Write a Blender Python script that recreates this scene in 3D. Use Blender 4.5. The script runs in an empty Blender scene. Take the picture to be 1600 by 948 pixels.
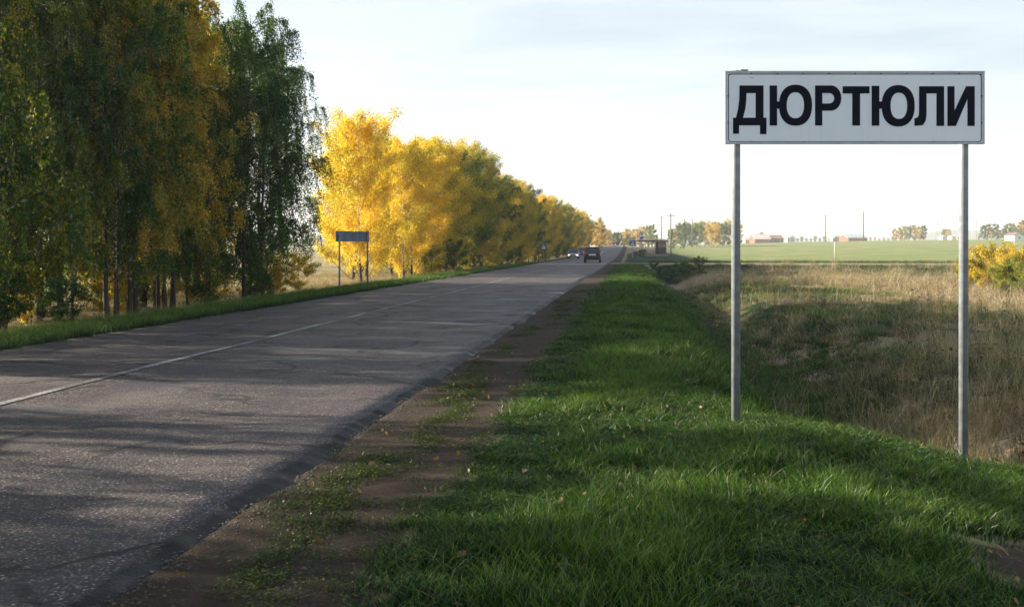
import bpy, math, random
import numpy as np
from mathutils import Vector, Matrix
random.seed(7)
RS = np.random.RandomState
S = bpy.context.scene
COL = S.collection
R = math.radians

# ------------------------------------------------------------------ camera, sky, sun, exposure
# World frame: the road runs along +Y, X is to its right, z=0 is the asphalt beside the camera.
YAW = math.atan(185/1600)
cd = bpy.data.cameras.new('camera'); cam = bpy.data.objects.new('camera', cd); COL.objects.link(cam)
cd.sensor_width = 36; cd.lens = 36; cd.clip_start = .05; cd.clip_end = 12000
cam.location = (0, 0, 1.6); cam.rotation_euler = (R(90), 0, YAW); cd.shift_y = -86/1600
S.camera = cam
S.render.resolution_x = 1024; S.render.resolution_y = 606; S.render.resolution_percentage = 100

SUN_AZ = R(-84.6); SUN_EL = R(21)          # azimuth measured from +Y towards +X
w = bpy.data.worlds.new('World'); S.world = w; w.use_nodes = True
nt = w.node_tree; nt.nodes.clear()
def N(nt, t, **k):
    n = nt.nodes.new(t)
    for a, b in k.items():
        if hasattr(n, a): setattr(n, a, b)
        else: n.inputs[a].default_value = b
    return n
def L(nt, a, b): nt.links.new(a, b)
def mth(t, op, a, b=0.0, c=None):
    m = N(t, 'ShaderNodeMath', operation=op)
    for i, s in enumerate((a, b) if c is None else (a, b, c)):
        if isinstance(s, (int, float)): m.inputs[i].default_value = s
        else: L(t, s, m.inputs[i])
    return m.outputs[0]
sky = N(nt, 'ShaderNodeTexSky', sky_type='NISHITA', sun_disc=False, sun_elevation=SUN_EL, sun_rotation=SUN_AZ,
        altitude=100, air_density=1.0, dust_density=1.2, ozone_density=2.0)
bg = N(nt, 'ShaderNodeBackground'); bg.inputs[1].default_value = .05
out = N(nt, 'ShaderNodeOutputWorld')
tc = N(nt, 'ShaderNodeTexCoord'); sep = N(nt, 'ShaderNodeSeparateXYZ'); L(nt, tc.outputs['Generated'], sep.inputs[0])
# thin cirrus: direction projected on a high plane
mx = N(nt, 'ShaderNodeMath', operation='MAXIMUM'); L(nt, sep.outputs[2], mx.inputs[0]); mx.inputs[1].default_value = .0
ad = N(nt, 'ShaderNodeMath', operation='ADD'); L(nt, mx.outputs[0], ad.inputs[0]); ad.inputs[1].default_value = .05
dv = N(nt, 'ShaderNodeVectorMath', operation='DIVIDE'); L(nt, tc.outputs['Generated'], dv.inputs[0])
cx = N(nt, 'ShaderNodeCombineXYZ')
for i in range(3): L(nt, ad.outputs[0], cx.inputs[i])
L(nt, cx.outputs[0], dv.inputs[1])
mp = N(nt, 'ShaderNodeMapping'); L(nt, dv.outputs[0], mp.inputs[0]); mp.inputs['Scale'].default_value = (.75, 1.5, .1)
mp.inputs['Rotation'].default_value = (0, 0, R(24)); mp.inputs['Location'].default_value = (1.3, .4, 0)
n1 = N(nt, 'ShaderNodeTexNoise'); n1.inputs['Scale'].default_value = 1.25; n1.inputs['Detail'].default_value = 9
n1.inputs['Roughness'].default_value = .58; n1.inputs['Distortion'].default_value = .5; L(nt, mp.outputs[0], n1.inputs['Vector'])
cr = N(nt, 'ShaderNodeValToRGB'); L(nt, n1.outputs[0], cr.inputs[0])
cr.color_ramp.elements[0].position = .36; cr.color_ramp.elements[1].position = .72
cr.color_ramp.elements[0].color = (.42, .42, .42, 1); cr.color_ramp.elements[1].color = (1, 1, 1, 1)
mix = N(nt, 'ShaderNodeMix', data_type='RGBA'); 
# thin cloud veil: optical depth grows with 1/sin(elevation)
tau = mth(nt, 'DIVIDE', mth(nt, 'ADD', mth(nt, 'MULTIPLY', cr.outputs[0], .26), .05), ad.outputs[0])
veil = mth(nt, 'SUBTRACT', 1.0, mth(nt, 'POWER', 2.718, mth(nt, 'MULTIPLY', tau, -1.0)))
L(nt, veil, mix.inputs['Factor'])
L(nt, sky.outputs[0], mix.inputs['A']); mix.inputs['B'].default_value = (6.9, 7.6, 8.0, 1)
L(nt, mix.outputs['Result'], bg.inputs[0]); L(nt, bg.outputs[0], out.inputs[0])
sd = bpy.data.lights.new('sun', 'SUN'); sd.energy = 5; sd.angle = R(.5); sd.color = (1, .88, .70)
sun = bpy.data.objects.new('sun', sd); COL.objects.link(sun)
sv = Vector((math.sin(SUN_AZ)*math.cos(SUN_EL), math.cos(SUN_AZ)*math.cos(SUN_EL), math.sin(SUN_EL)))
sun.rotation_euler = sv.to_track_quat('Z', 'Y').to_euler(); sun.location = sv*100
vs = S.view_settings; vs.view_transform = 'Standard'; vs.look = 'None'; vs.exposure = 1.62; vs.gamma = 1; vs.use_curve_mapping = False
S.render.engine = 'CYCLES'
cy = S.cycles; cy.max_bounces = 5; cy.diffuse_bounces = 2; cy.glossy_bounces = 2; cy.transmission_bounces = 3; cy.transparent_max_bounces = 6
cy.volume_bounces = 1

# ------------------------------------------------------------------ helpers
def ray(u, v, Y):
    """point at road-depth Y seen at pixel (u, v) of the 1600x948 photograph; used once to read off places"""
    d = cam.rotation_euler.to_matrix() @ Vector(((u-800)/1600, (388-v)/1600, -1))
    return Vector(cam.location) + d*(Y/d.y)
def lat(u, Y): return ray(u, 388, Y).x
def tag(o, label=None, cat=None, group=None, kind=None):
    if label: o['label'] = label
    if cat: o['category'] = cat
    if group: o['group'] = group
    if kind: o['kind'] = kind
    return o
def empty(name, loc, rz=0):
    o = bpy.data.objects.new(name, None); COL.objects.link(o); o.location = loc; o.rotation_euler = (0, 0, rz)
    o.empty_display_size = .3
    return o
def link(name, me, parent=None, loc=(0, 0, 0)):
    o = bpy.data.objects.new(name, me); COL.objects.link(o); o.location = loc
    if parent: o.parent = parent
    return o
class MB:
    def __init__(s): s.v = []; s.f = []; s.sm = []
    def add(s, vs, fs, smooth=False):
        n = len(s.v); s.v += [tuple(p) for p in vs]; s.f += [tuple(i+n for i in f) for f in fs]; s.sm += [smooth]*len(fs); return s
    def box(s, x0, x1, y0, y1, z0, z1):
        return s.add([(x0, y0, z0), (x1, y0, z0), (x1, y1, z0), (x0, y1, z0), (x0, y0, z1), (x1, y0, z1), (x1, y1, z1), (x0, y1, z1)],
                     [(0, 3, 2, 1), (4, 5, 6, 7), (0, 1, 5, 4), (1, 2, 6, 5), (2, 3, 7, 6), (3, 0, 4, 7)])
    def tube(s, pts, rad, n=8, caps=True):
        pts = [Vector(p) for p in pts]; vs = []; fs = []
        if not hasattr(rad, '__len__'): rad = [rad]*len(pts)
        for i, p in enumerate(pts):
            d = (pts[min(i+1, len(pts)-1)]-pts[max(i-1, 0)]).normalized()
            a = d.cross(Vector((0, 1, 0)) if abs(d.y) < .9 else Vector((1, 0, 0))).normalized(); b = d.cross(a)
            for k in range(n):
                t = 2*math.pi*k/n; vs.append(p+(a*math.cos(t)+b*math.sin(t))*rad[i])
        for i in range(len(pts)-1):
            for k in range(n): fs.append((i*n+k, i*n+(k+1) % n, (i+1)*n+(k+1) % n, (i+1)*n+k))
        s.add(vs, fs, True)
        if caps:
            m = len(s.v)-len(vs); s.f += [tuple(m+k for k in range(n))[::-1], tuple(m+len(vs)-n+k for k in range(n))]; s.sm += [False]*2
        return s
    def prism(s, poly, y0, y1):
        """polygon of (x, z) points extruded along y"""
        n = len(poly); vs = [(x, y0, z) for x, z in poly]+[(x, y1, z) for x, z in poly]
        fs = [tuple(range(n)), tuple(range(2*n-1, n-1, -1))]+[(i, i+n, (i+1) % n+n, (i+1) % n) for i in range(n)]
        return s.add(vs, fs)
    def mesh(s, name, m, bevel=0):
        me = bpy.data.meshes.new(name); me.from_pydata(s.v, [], s.f); me.polygons.foreach_set('use_smooth', s.sm)
        if m: me.materials.append(m)
        import bmesh
        bm = bmesh.new(); bm.from_mesh(me)
        if bevel: bmesh.ops.bevel(bm, geom=bm.edges[:], offset=bevel, segments=2, affect='EDGES', clamp_overlap=True)
        bmesh.ops.recalc_face_normals(bm, faces=bm.faces); bm.to_mesh(me); bm.free()
        return me
    def build(s, name, m, parent=None, loc=(0, 0, 0), bevel=0): return link(name, s.mesh(name, m, bevel), parent, loc)
def copy_tree(o, parent=None):
    c = o.copy(); COL.objects.link(c); c.parent = parent
    for ch in list(o.children): copy_tree(ch, c)
    return c
def ss(a, b, x):
    t = np.clip((x-a)/(b-a), 0, 1); return t*t*(3-2*t)
def vnoise(x, y, seed=0):
    """smooth value noise, vectorised"""
    x = np.asarray(x, float); y = np.asarray(y, float)
    xi = np.floor(x); yi = np.floor(y); fx = x-xi; fy = y-yi; fx = fx*fx*(3-2*fx); fy = fy*fy*(3-2*fy)
    def h(a, b):
        v = np.sin(a*127.1+b*311.7+seed*74.7)*43758.5453; return v-np.floor(v)
    return (h(xi, yi)*(1-fx)+h(xi+1, yi)*fx)*(1-fy)+(h(xi, yi+1)*(1-fx)+h(xi+1, yi+1)*fx)*fy
def fbm(x, y, seed=0, o=4):
    r = 0; a = .5
    for k in range(o): r = r+a*vnoise(x*2**k, y*2**k, seed+k); a *= .5
    return r/(1-.5**o)

# ------------------------------------------------------------------ materials
def mat(name, col, rough=.7, metal=0, noise=None, bump=0, spec=.5, emit=None):
    m = bpy.data.materials.new(name); m.use_nodes = True; t = m.node_tree; b = t.nodes['Principled BSDF']
    b.inputs['Base Color'].default_value = (*col, 1); b.inputs['Roughness'].default_value = rough; b.inputs['Metallic'].default_value = metal
    b.inputs['Specular IOR Level'].default_value = spec
    if emit: b.inputs['Emission Color'].default_value = (*emit[0], 1); b.inputs['Emission Strength'].default_value = emit[1]
    if noise:
        sc, amt = noise
        c = N(t, 'ShaderNodeTexCoord'); n = N(t, 'ShaderNodeTexNoise'); n.inputs['Scale'].default_value = sc; n.inputs['Detail'].default_value = 6
        L(t, c.outputs['Object'], n.inputs['Vector'])
        mr = N(t, 'ShaderNodeMapRange'); L(t, n.outputs[0], mr.inputs[0]); mr.inputs[1].default_value = .3; mr.inputs[2].default_value = .7
        mr.inputs[3].default_value = 1-amt; mr.inputs[4].default_value = 1+amt
        x = N(t, 'ShaderNodeMix', data_type='RGBA', blend_type='MULTIPLY'); x.inputs['Factor'].default_value = 1
        x.inputs['A'].default_value = (*col, 1); L(t, mr.outputs[0], x.inputs['B']); L(t, x.outputs['Result'], b.inputs['Base Color'])
        if bump:
            bp = N(t, 'ShaderNodeBump'); bp.inputs['Strength'].default_value = bump; bp.inputs['Distance'].default_value = .02
            L(t, n.outputs[0], bp.inputs['Height']); L(t, bp.outputs[0], b.inputs['Normal'])
    return m
def nz(t, vec, scale, detail=6, rough=.55, dist=0):
    n = N(t, 'ShaderNodeTexNoise'); n.inputs['Scale'].default_value = scale; n.inputs['Detail'].default_value = detail
    n.inputs['Roughness'].default_value = rough; n.inputs['Distortion'].default_value = dist
    if vec is not None: L(t, vec, n.inputs['Vector'])
    return n.outputs[0]
def mixc(t, f, a, b, mode='MIX'):
    x = N(t, 'ShaderNodeMix', data_type='RGBA', blend_type=mode)
    for s, k in ((f, 'Factor'), (a, 'A'), (b, 'B')):
        if isinstance(s, (int, float)): x.inputs[k].default_value = s if k == 'Factor' else (s, s, s, 1)
        elif isinstance(s, tuple): x.inputs[k].default_value = (*s, 1)
        else: L(t, s, x.inputs[k])
    return x.outputs['Result']
def ramp(t, v, a, b, lo=0, hi=1):
    m = N(t, 'ShaderNodeMapRange'); m.interpolation_type = 'SMOOTHSTEP'; L(t, v, m.inputs[0])
    for i, q in enumerate((a, b, lo, hi)): m.inputs[i+1].default_value = q
    return m.outputs[0]
def mth(t, op, a, b=0.0, c=None):
    m = N(t, 'ShaderNodeMath', operation=op)
    for i, s in enumerate((a, b) if c is None else (a, b, c)):
        if isinstance(s, (int, float)): m.inputs[i].default_value = s
        else: L(t, s, m.inputs[i])
    return m.outputs[0]

def m_ground():
    m = bpy.data.materials.new('ground_cover'); m.use_nodes = True; t = m.node_tree; b = t.nodes['Principled BSDF']
    g = N(t, 'ShaderNodeNewGeometry'); P = g.outputs['Position']
    at = N(t, 'ShaderNodeAttribute', attribute_name='zone'); sp = N(t, 'ShaderNodeSeparateColor'); L(t, at.outputs['Color'], sp.inputs[0])
    fine = nz(t, P, 9, 8, .65); mid = nz(t, P, 1.3, 6); big = nz(t, P, .12, 5); grit = nz(t, P, 60, 4, .7)
    pert = mth(t, 'MULTIPLY', mth(t, 'SUBTRACT', mth(t, 'ADD', mth(t, 'MULTIPLY', fine, .5), mth(t, 'MULTIPLY', mid, .5)), .5), 1.6)
    def mask(o): return ramp(t, mth(t, 'ADD', o, pert), .35, .65)
    soil = mixc(t, ramp(t, grit, .35, .7), (.022, .017, .012), (.075, .055, .041))
    soil = mixc(t, ramp(t, mid, .35, .7), soil, (.045, .033, .024))
    lush = mixc(t, ramp(t, fine, .35, .65), (.003, .011, .003), (.014, .038, .008))
    dry = mixc(t, ramp(t, fine, .35, .65), (.13, .10, .06), (.42, .34, .21))
    dry = mixc(t, ramp(t, big, .45, .62), dry, (.16, .15, .06))
    # stripes of drilling rows on the crop field, running across the picture
    crop = mixc(t, ramp(t, mid, .3, .7), (.12, .17, .05), (.19, .24, .08))
    crop = mixc(t, ramp(t, big, .42, .66), crop, (.27, .25, .12))
    base = mixc(t, mask(sp.outputs[0]), dry, soil)
    base = mixc(t, mask(sp.outputs[1]), base, lush)
    base = mixc(t, mask(sp.outputs[2]), base, crop)
    L(t, base, b.inputs['Base Color']); b.inputs['Roughness'].default_value = .95; b.inputs['Specular IOR Level'].default_value = .15
    bp = N(t, 'ShaderNodeBump'); bp.inputs['Strength'].default_value = .7; bp.inputs['Distance'].default_value = .03
    L(t, mth(t, 'ADD', fine, mth(t, 'MULTIPLY', grit, .3)), bp.inputs['Height']); L(t, bp.outputs[0], b.inputs['Normal'])
    return m
def m_asphalt():
    m = bpy.data.materials.new('old_asphalt'); m.use_nodes = True; t = m.node_tree; b = t.nodes['Principled BSDF']
    g = N(t, 'ShaderNodeNewGeometry'); P = g.outputs['Position']
    vo = N(t, 'ShaderNodeTexVoronoi'); vo.inputs['Scale'].default_value = 55; L(t, P, vo.inputs['Vector'])
    vs_ = N(t, 'ShaderNodeSeparateColor'); L(t, vo.outputs['Color'], vs_.inputs[0])
    stone = mixc(t, ramp(t, vs_.outputs[0], .1, .95), (.026, .022, .023), (.205, .150, .145))
    stone = mixc(t, ramp(t, vs_.outputs[1], .93, .97), stone, (.42, .38, .35))
    tar = ramp(t, vo.outputs['Distance'], .35, .6)
    c = mixc(t, tar, stone, (.03, .028, .03))
    mpn = N(t, 'ShaderNodeMapping'); L(t, P, mpn.inputs[0]); mpn.inputs['Scale'].default_value = (1.6, .05, 1)
    streak = nz(t, mpn.outputs[0], 1.0, 6, .6, .3)
    mid = nz(t, P, .8, 7, .6)
    c = mixc(t, ramp(t, streak, .35, .7, .0, .45), c, (.045, .040, .044))
    c = mixc(t, ramp(t, mid, .45, .75, .0, .45), c, (.13, .105, .10))
    # fine cracks
    w1 = N(t, 'ShaderNodeTexVoronoi'); w1.feature = 'DISTANCE_TO_EDGE'; w1.inputs['Scale'].default_value = .42
    wv = N(t, 'ShaderNodeVectorMath', operation='ADD'); L(t, P, wv.inputs[0])
    nn = N(t, 'ShaderNodeTexNoise'); nn.inputs['Scale'].default_value = 1.4; nn.inputs['Detail'].default_value = 5; L(t, P, nn.inputs['Vector'])
    sc = N(t, 'ShaderNodeVectorMath', operation='SCALE'); L(t, nn.outputs['Color'], sc.inputs[0]); sc.inputs['Scale'].default_value = 1.3
    L(t, sc.outputs[0], wv.inputs[1]); L(t, wv.outputs[0], w1.inputs['Vector'])
    crack = mth(t, 'MULTIPLY', ramp(t, w1.outputs['Distance'], .010, .032, 1, 0), ramp(t, mid, .40, .52, 0, .9))
    c = mixc(t, crack, c, (.012, .012, .013))
    # crumbling tar along the right rim, with the edge drop's shade painted in
    sx = N(t, 'ShaderNodeSeparateXYZ'); L(t, P, sx.inputs[0])
    dust_sunlit = mth(t, 'MULTIPLY', ramp(t, mth(t, 'ABSOLUTE', mth(t, 'SUBTRACT', sx.outputs[1], 105.5)), 9, 3), ramp(t, mid, .3, .6, .35, .9))  # tan dust strip across the road, with a sunlit gap painted into it
    c = mixc(t, dust_sunlit, c, (.24, .19, .15))
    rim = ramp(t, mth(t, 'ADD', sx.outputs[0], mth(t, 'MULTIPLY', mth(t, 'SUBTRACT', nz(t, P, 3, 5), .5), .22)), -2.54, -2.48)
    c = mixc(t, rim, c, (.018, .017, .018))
    L(t, c, b.inputs['Base Color'])
    mp2 = N(t, 'ShaderNodeMapping'); L(t, P, mp2.inputs[0]); mp2.inputs['Scale'].default_value = (.28, .85, 1)
    slick = ramp(t, nz(t, mp2.outputs[0], 1.0, 5, .55, .4), .60, .68)
    c2 = mixc(t, mth(t, 'MULTIPLY', slick, .55), c, (.105, .11, .125)); L(t, c2, b.inputs['Base Color'])  # smooth worn patches, with a bluish sky reflection painted into their colour
    L(t, mth(t, 'SUBTRACT', ramp(t, mid, .4, .7, .6, .85), mth(t, 'MULTIPLY', slick, .28)), b.inputs['Roughness']); b.inputs['Specular IOR Level'].default_value = .35
    bp = N(t, 'ShaderNodeBump'); bp.inputs['Strength'].default_value = .55; bp.inputs['Distance'].default_value = .008
    L(t, mth(t, 'SUBTRACT', 1.0, vo.outputs['Distance']), bp.inputs['Height']); L(t, bp.outputs[0], b.inputs['Normal'])
    return m
def m_line():
    m = bpy.data.materials.new('worn_line_paint'); m.use_nodes = True; t = m.node_tree; b = t.nodes['Principled BSDF']
    g = N(t, 'ShaderNodeNewGeometry'); P = g.outputs['Position']
    f = ramp(t, mth(t, 'ADD', nz(t, P, 22, 6, .75), mth(t, 'MULTIPLY', nz(t, P, .7, 5), .8)), .72, 1.0)
    L(t, mixc(t, f, (.34, .335, .33), (.06, .055, .055)), b.inputs['Base Color']); b.inputs['Roughness'].default_value = .7
    return m
def leafshader(name, build, trans=.45, gloss=.04):
    m = bpy.data.materials.new(name); m.use_nodes = True; t = m.node_tree; t.nodes.clear()
    c = build(t); d = N(t, 'ShaderNodeBsdfDiffuse'); tr = N(t, 'ShaderNodeBsdfTranslucent'); gl = N(t, 'ShaderNodeBsdfGlossy')
    gl.inputs['Roughness'].default_value = .45
    L(t, c, d.inputs[0]); L(t, mixc(t, 1.0, c, (1.5, 1.4, .5), 'MULTIPLY'), tr.inputs[0])
    a = N(t, 'ShaderNodeMixShader'); a.inputs[0].default_value = trans; L(t, d.outputs[0], a.inputs[1]); L(t, tr.outputs[0], a.inputs[2])
    e = N(t, 'ShaderNodeMixShader'); e.inputs[0].default_value = gloss; L(t, a.outputs[0], e.inputs[1]); L(t, gl.outputs[0], e.inputs[2])
    o = N(t, 'ShaderNodeOutputMaterial'); L(t, e.outputs[0], o.inputs[0])
    return m
def leafcol(t):
    # Object colour carries the tree's season: red = how yellow, green = how orange, blue = how pale
    oi = N(t, 'ShaderNodeObjectInfo'); sp = N(t, 'ShaderNodeSeparateColor'); L(t, oi.outputs['Color'], sp.inputs[0])
    at = N(t, 'ShaderNodeAttribute', attribute_name='tint'); s2 = N(t, 'ShaderNodeSeparateColor'); L(t, at.outputs['Color'], s2.inputs[0])
    g = N(t, 'ShaderNodeNewGeometry'); big = nz(t, g.outputs['Position'], .35, 3)
    v = mth(t, 'ADD', sp.outputs[0], mth(t, 'MULTIPLY', mth(t, 'SUBTRACT', s2.outputs[0], .5), .30))
    v = mth(t, 'ADD', v, mth(t, 'MULTIPLY', mth(t, 'SUBTRACT', s2.outputs[1], .5), .38))
    v = mth(t, 'ADD', v, mth(t, 'MULTIPLY', mth(t, 'SUBTRACT', big, .5), 1.0))
    r = N(t, 'ShaderNodeValToRGB'); L(t, v, r.inputs[0]); e = r.color_ramp.elements
    e[0].position = 0; e[0].color = (.014, .055, .003, 1); e[1].position = 1; e[1].color = (.78, .56, .075, 1)
    for p, c in ((.3, (.04, .115, .006)), (.5, (.20, .24, .012)), (.66, (.46, .39, .035)), (.84, (.64, .49, .05))):
        q = e.new(p); q.color = (*c, 1)
    o = mixc(t, mth(t, 'MULTIPLY', sp.outputs[1], ramp(t, v, .3, .7)), r.outputs[0], (.50, .19, .022))
    o = mixc(t, mth(t, 'MULTIPLY', sp.outputs[2], .6), o, (.30, .34, .20))
    return mixc(t, 1.0, o, mth(t, 'ADD', mth(t, 'MULTIPLY', s2.outputs[2], .6), .7), 'MULTIPLY')
def bladecol(lo, hi, tip, pn=.8):
    def f(t):
        at = N(t, 'ShaderNodeAttribute', attribute_name='tint'); s2 = N(t, 'ShaderNodeSeparateColor'); L(t, at.outputs['Color'], s2.inputs[0])
        g = N(t, 'ShaderNodeNewGeometry'); big = nz(t, g.outputs['Position'], pn, 4)
        oi = N(t, 'ShaderNodeObjectInfo')
        v = mth(t, 'ADD', mth(t, 'MULTIPLY', s2.outputs[0], .6), mth(t, 'MULTIPLY', ramp(t, big, .35, .65), .4))
        c = mixc(t, v, lo, hi)
        return mixc(t, ramp(t, mth(t, 'ADD', s2.outputs[1], mth(t, 'MULTIPLY', s2.outputs[2], .35)), .6, 1.25), c, tip)
    return f
def drycol(t):
    at = N(t, 'ShaderNodeAttribute', attribute_name='tint'); s2 = N(t, 'ShaderNodeSeparateColor'); L(t, at.outputs['Color'], s2.inputs[0])
    g = N(t, 'ShaderNodeNewGeometry'); big = nz(t, g.outputs['Position'], .22, 5, .6); mid = nz(t, g.outputs['Position'], 1.7, 4, .6)
    c = mixc(t, s2.outputs[0], (.20, .15, .09), (.56, .47, .33))
    c = mixc(t, ramp(t, mid, .5, .66), c, (.06, .045, .028))
    c = mixc(t, ramp(t, big, .52, .64, 0, .7), c, (.065, .075, .026))
    c = mixc(t, mth(t, 'MULTIPLY', ramp(t, s2.outputs[1], .7, .95), ramp(t, s2.outputs[2], .35, .6)), c, (.46, .40, .31))
    return c
def m_panel():
    m = mat('sign_white', (.80, .86, .93), .38); t = m.node_tree; b = t.nodes['Principled BSDF']
    c = N(t, 'ShaderNodeTexCoord'); mp_ = N(t, 'ShaderNodeMapping'); L(t, c.outputs['Object'], mp_.inputs[0]); mp_.inputs['Scale'].default_value = (14, 1, .8)
    streak = nz(t, mp_.outputs[0], 1.2, 6, .6); blot = nz(t, c.outputs['Object'], 2.4, 6, .6)
    d = mixc(t, ramp(t, streak, .52, .75, 0, .22), (.80, .86, .93), (.50, .50, .47))
    L(t, mixc(t, ramp(t, blot, .5, .75, 0, .22), d, (.62, .64, .64)), b.inputs['Base Color'])
    L(t, ramp(t, blot, .3, .7, .3, .5), b.inputs['Roughness'])
    return m
def m_bark():
    m = bpy.data.materials.new('birch_bark'); m.use_nodes = True; t = m.node_tree; b = t.nodes['Principled BSDF']
    tcn = N(t, 'ShaderNodeTexCoord'); mpn = N(t, 'ShaderNodeMapping'); L(t, tcn.outputs['Object'], mpn.inputs[0]); mpn.inputs['Scale'].default_value = (3, 3, 9)
    n = nz(t, mpn.outputs[0], 1.2, 6, .65); sx = N(t, 'ShaderNodeSeparateXYZ'); L(t, tcn.outputs['Object'], sx.inputs[0])
    oi = N(t, 'ShaderNodeObjectInfo'); sp = N(t, 'ShaderNodeSeparateColor'); L(t, oi.outputs['Color'], sp.inputs[0])
    rough = mth(t, 'ADD', n, ramp(t, sx.outputs[2], .2, 2.2, .30, -.02))
    f = ramp(t, mth(t, 'ADD', rough, mth(t, 'MULTIPLY', sp.outputs[0], .5)), .5, .64)
    L(t, mixc(t, f, (.48, .44, .38), (.045, .034, .026)), b.inputs['Base Color']); b.inputs['Roughness'].default_value = .85
    bp = N(t, 'ShaderNodeBump'); bp.inputs['Strength'].default_value = .5; L(t, n, bp.inputs['Height']); L(t, bp.outputs[0], b.inputs['Normal'])
    return m
M = dict(
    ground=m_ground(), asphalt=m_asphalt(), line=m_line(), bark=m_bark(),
    leaf=leafshader('autumn_leaves', leafcol, .5),
    grass=leafshader('verge_grass', bladecol((.0015, .013, .003), (.008, .052, .007), (.14, .26, .03)), .35),
    drygrass=leafshader('dry_meadow_grass', drycol, .3),
    deadweed=leafshader('dead_weed', bladecol((.03, .02, .012), (.10, .062, .035), (.16, .11, .06)), .2),
    thatch=leafshader('dead_thatch', bladecol((.07, .055, .025), (.20, .165, .085), (.26, .22, .12)), .2),
    weed=leafshader('low_weeds', bladecol((.010, .026, .006), (.045, .085, .014), (.13, .15, .03)), .35),
    fallen=leafshader('fallen_leaf', bladecol((.10, .05, .02), (.34, .20, .06), (.28, .22, .12)), .2),
    galv=mat('galvanised_post', (.27, .30, .335), .55, .25, (14, .22), .12),
    panel=m_panel(),
    rim=mat('sign_rim', (.48, .50, .54), .5, .2, (9, .12)),
    black=mat('sign_letter_black', (.005, .007, .016), .6, 0, (6, .1), spec=.12),
    border=mat('sign_border', (.018, .025, .06), .5),
    signback=mat('sign_back_metal', (.135, .16, .21), .6, .2, (3, .25)),
    rust=mat('rust', (.12, .07, .045), .9, 0, (20, .3)),
    wood=mat('weathered_pole_wood', (.20, .17, .145), .9, 0, (6, .25), .3),
    stone=mat('pebble_stone', (.10, .085, .075), .9, 0, (30, .5)), gravel=mat('side_road_gravel', (.30, .235, .185), .95, 0, (5, .25), .6, .2),
)

# ------------------------------------------------------------------ terrain
XL, XC, XR = -9.86, -6.46, -2.47     # asphalt: left rim, centre line, right rim
def rise(y): return 2.5*ss(150, 430, y)
def zg(x, y):
    x = np.asarray(x, float); y = np.asarray(y, float)
    r = rise(y)
    fld = (2.1+5.0*(1-np.exp(-np.maximum(x, 0)/100)))*ss(120, 600, y)
    far = r+(fld-r)*ss(0, 30, x)
    n = fbm(x*.45, y*.45, 3)-.5; n2 = fbm(x*.11, y*.11, 9)-.5; n3 = fbm(x*2.3, y*2.3, 5)-.5
    ordz = -1.75*ss(.6, 2.9, x+n*.7)+.9*ss(3.9, 6.8, x+n*.9)
    kn = -.46*ss(1.2, 3.7, x)-1.05*ss(3.5, 6.2, x)
    s = 1-ss(9.9, 11.9, y+n*.8)
    z = ordz*(1-s)+kn*s
    fill = ss(94, 104, y+n*3)
    z = z*(1-fill)
    z = z+far+ss(3, 8, x)*(n*.25+n2*.5)*(1-.8*fill)+ss(-1.3, 0, x)*(n*.10+n3*.035)*(1-ss(3, 8, x))
    # left side
    lf = -.05*ss(0, .3, XL-x)-.45*ss(1.3, 4.0, XL-x)+ss(2, 6, XL-x)*(n*.25+n2*.4)
    z = np.where(x < XL, lf+r, z)
    sh = (x > XR) & (x < 0)
    z = np.where(sh, far-.032+.032*ss(XR+.2, -.9, x)+(n3*.055-.012*np.exp(-((x+1.35)/.22)**2))*ss(XR, XR+.25, x), z)
    z = np.where((x >= XL) & (x <= XR), r-.12, z)
    z = z-.06*np.exp(-(((x-.95)/.9)**2+((y-9.6)/.9)**2))
    # side road carried across the ditch
    side = ss(101, 104.5, y)*(1-ss(114, 118, y))*ss(XR, XR+1, x)*(1-ss(70, 120, x))
    z = z*(1-side)+(far+.01)*side
    return z
def axis(segs):
    o = []
    for a, b, st in segs: o += list(np.arange(a, b, st))
    return np.array(o+[segs[-1][1]])
xs = axis([(-3500, -1000, 500), (-1000, -200, 80), (-200, -60, 10), (-60, -26, 2), (-26, -12, .5), (-12, XL, .14), (XL, XR, .739), (XR, 4.5, .09), (4.5, 12, .22), (12, 40, .8), (40, 200, 8), (200, 1000, 60), (1000, 3500, 500)])
ys = axis([(-400, -40, 40), (-40, 0, 2), (0, 3, .3), (3, 16, .09), (16, 40, .22), (40, 125, .6), (125, 220, 3), (220, 700, 12), (700, 2000, 100), (2000, 4400, 300)])
X, Y = np.meshgrid(xs, ys); Z = zg(X, Y)
nx, ny = len(xs), len(ys)
def gridmesh(name, X, Y, Z, m):
    ny, nx = X.shape
    me = bpy.data.meshes.new(name); me.vertices.add(nx*ny)
    me.vertices.foreach_set('co', np.stack([X, Y, Z], -1).astype('f').ravel())
    i = np.arange(nx*ny).reshape(ny, nx); q = np.stack([i[:-1, :-1], i[:-1, 1:], i[1:, 1:], i[1:, :-1]], -1).reshape(-1, 4)
    me.loops.add(q.size); me.loops.foreach_set('vertex_index', q.ravel().astype('i'))
    me.polygons.add(len(q)); me.polygons.foreach_set('loop_start', np.arange(0, q.size, 4, dtype='i')); me.polygons.foreach_set('loop_total', np.full(len(q), 4, 'i'))
    me.polygons.foreach_set('use_smooth', np.ones(len(q), bool)); me.update(); me.validate(); me.materials.append(m)
    return me
me = gridmesh('ground', X, Y, Z, M['ground'])
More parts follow.
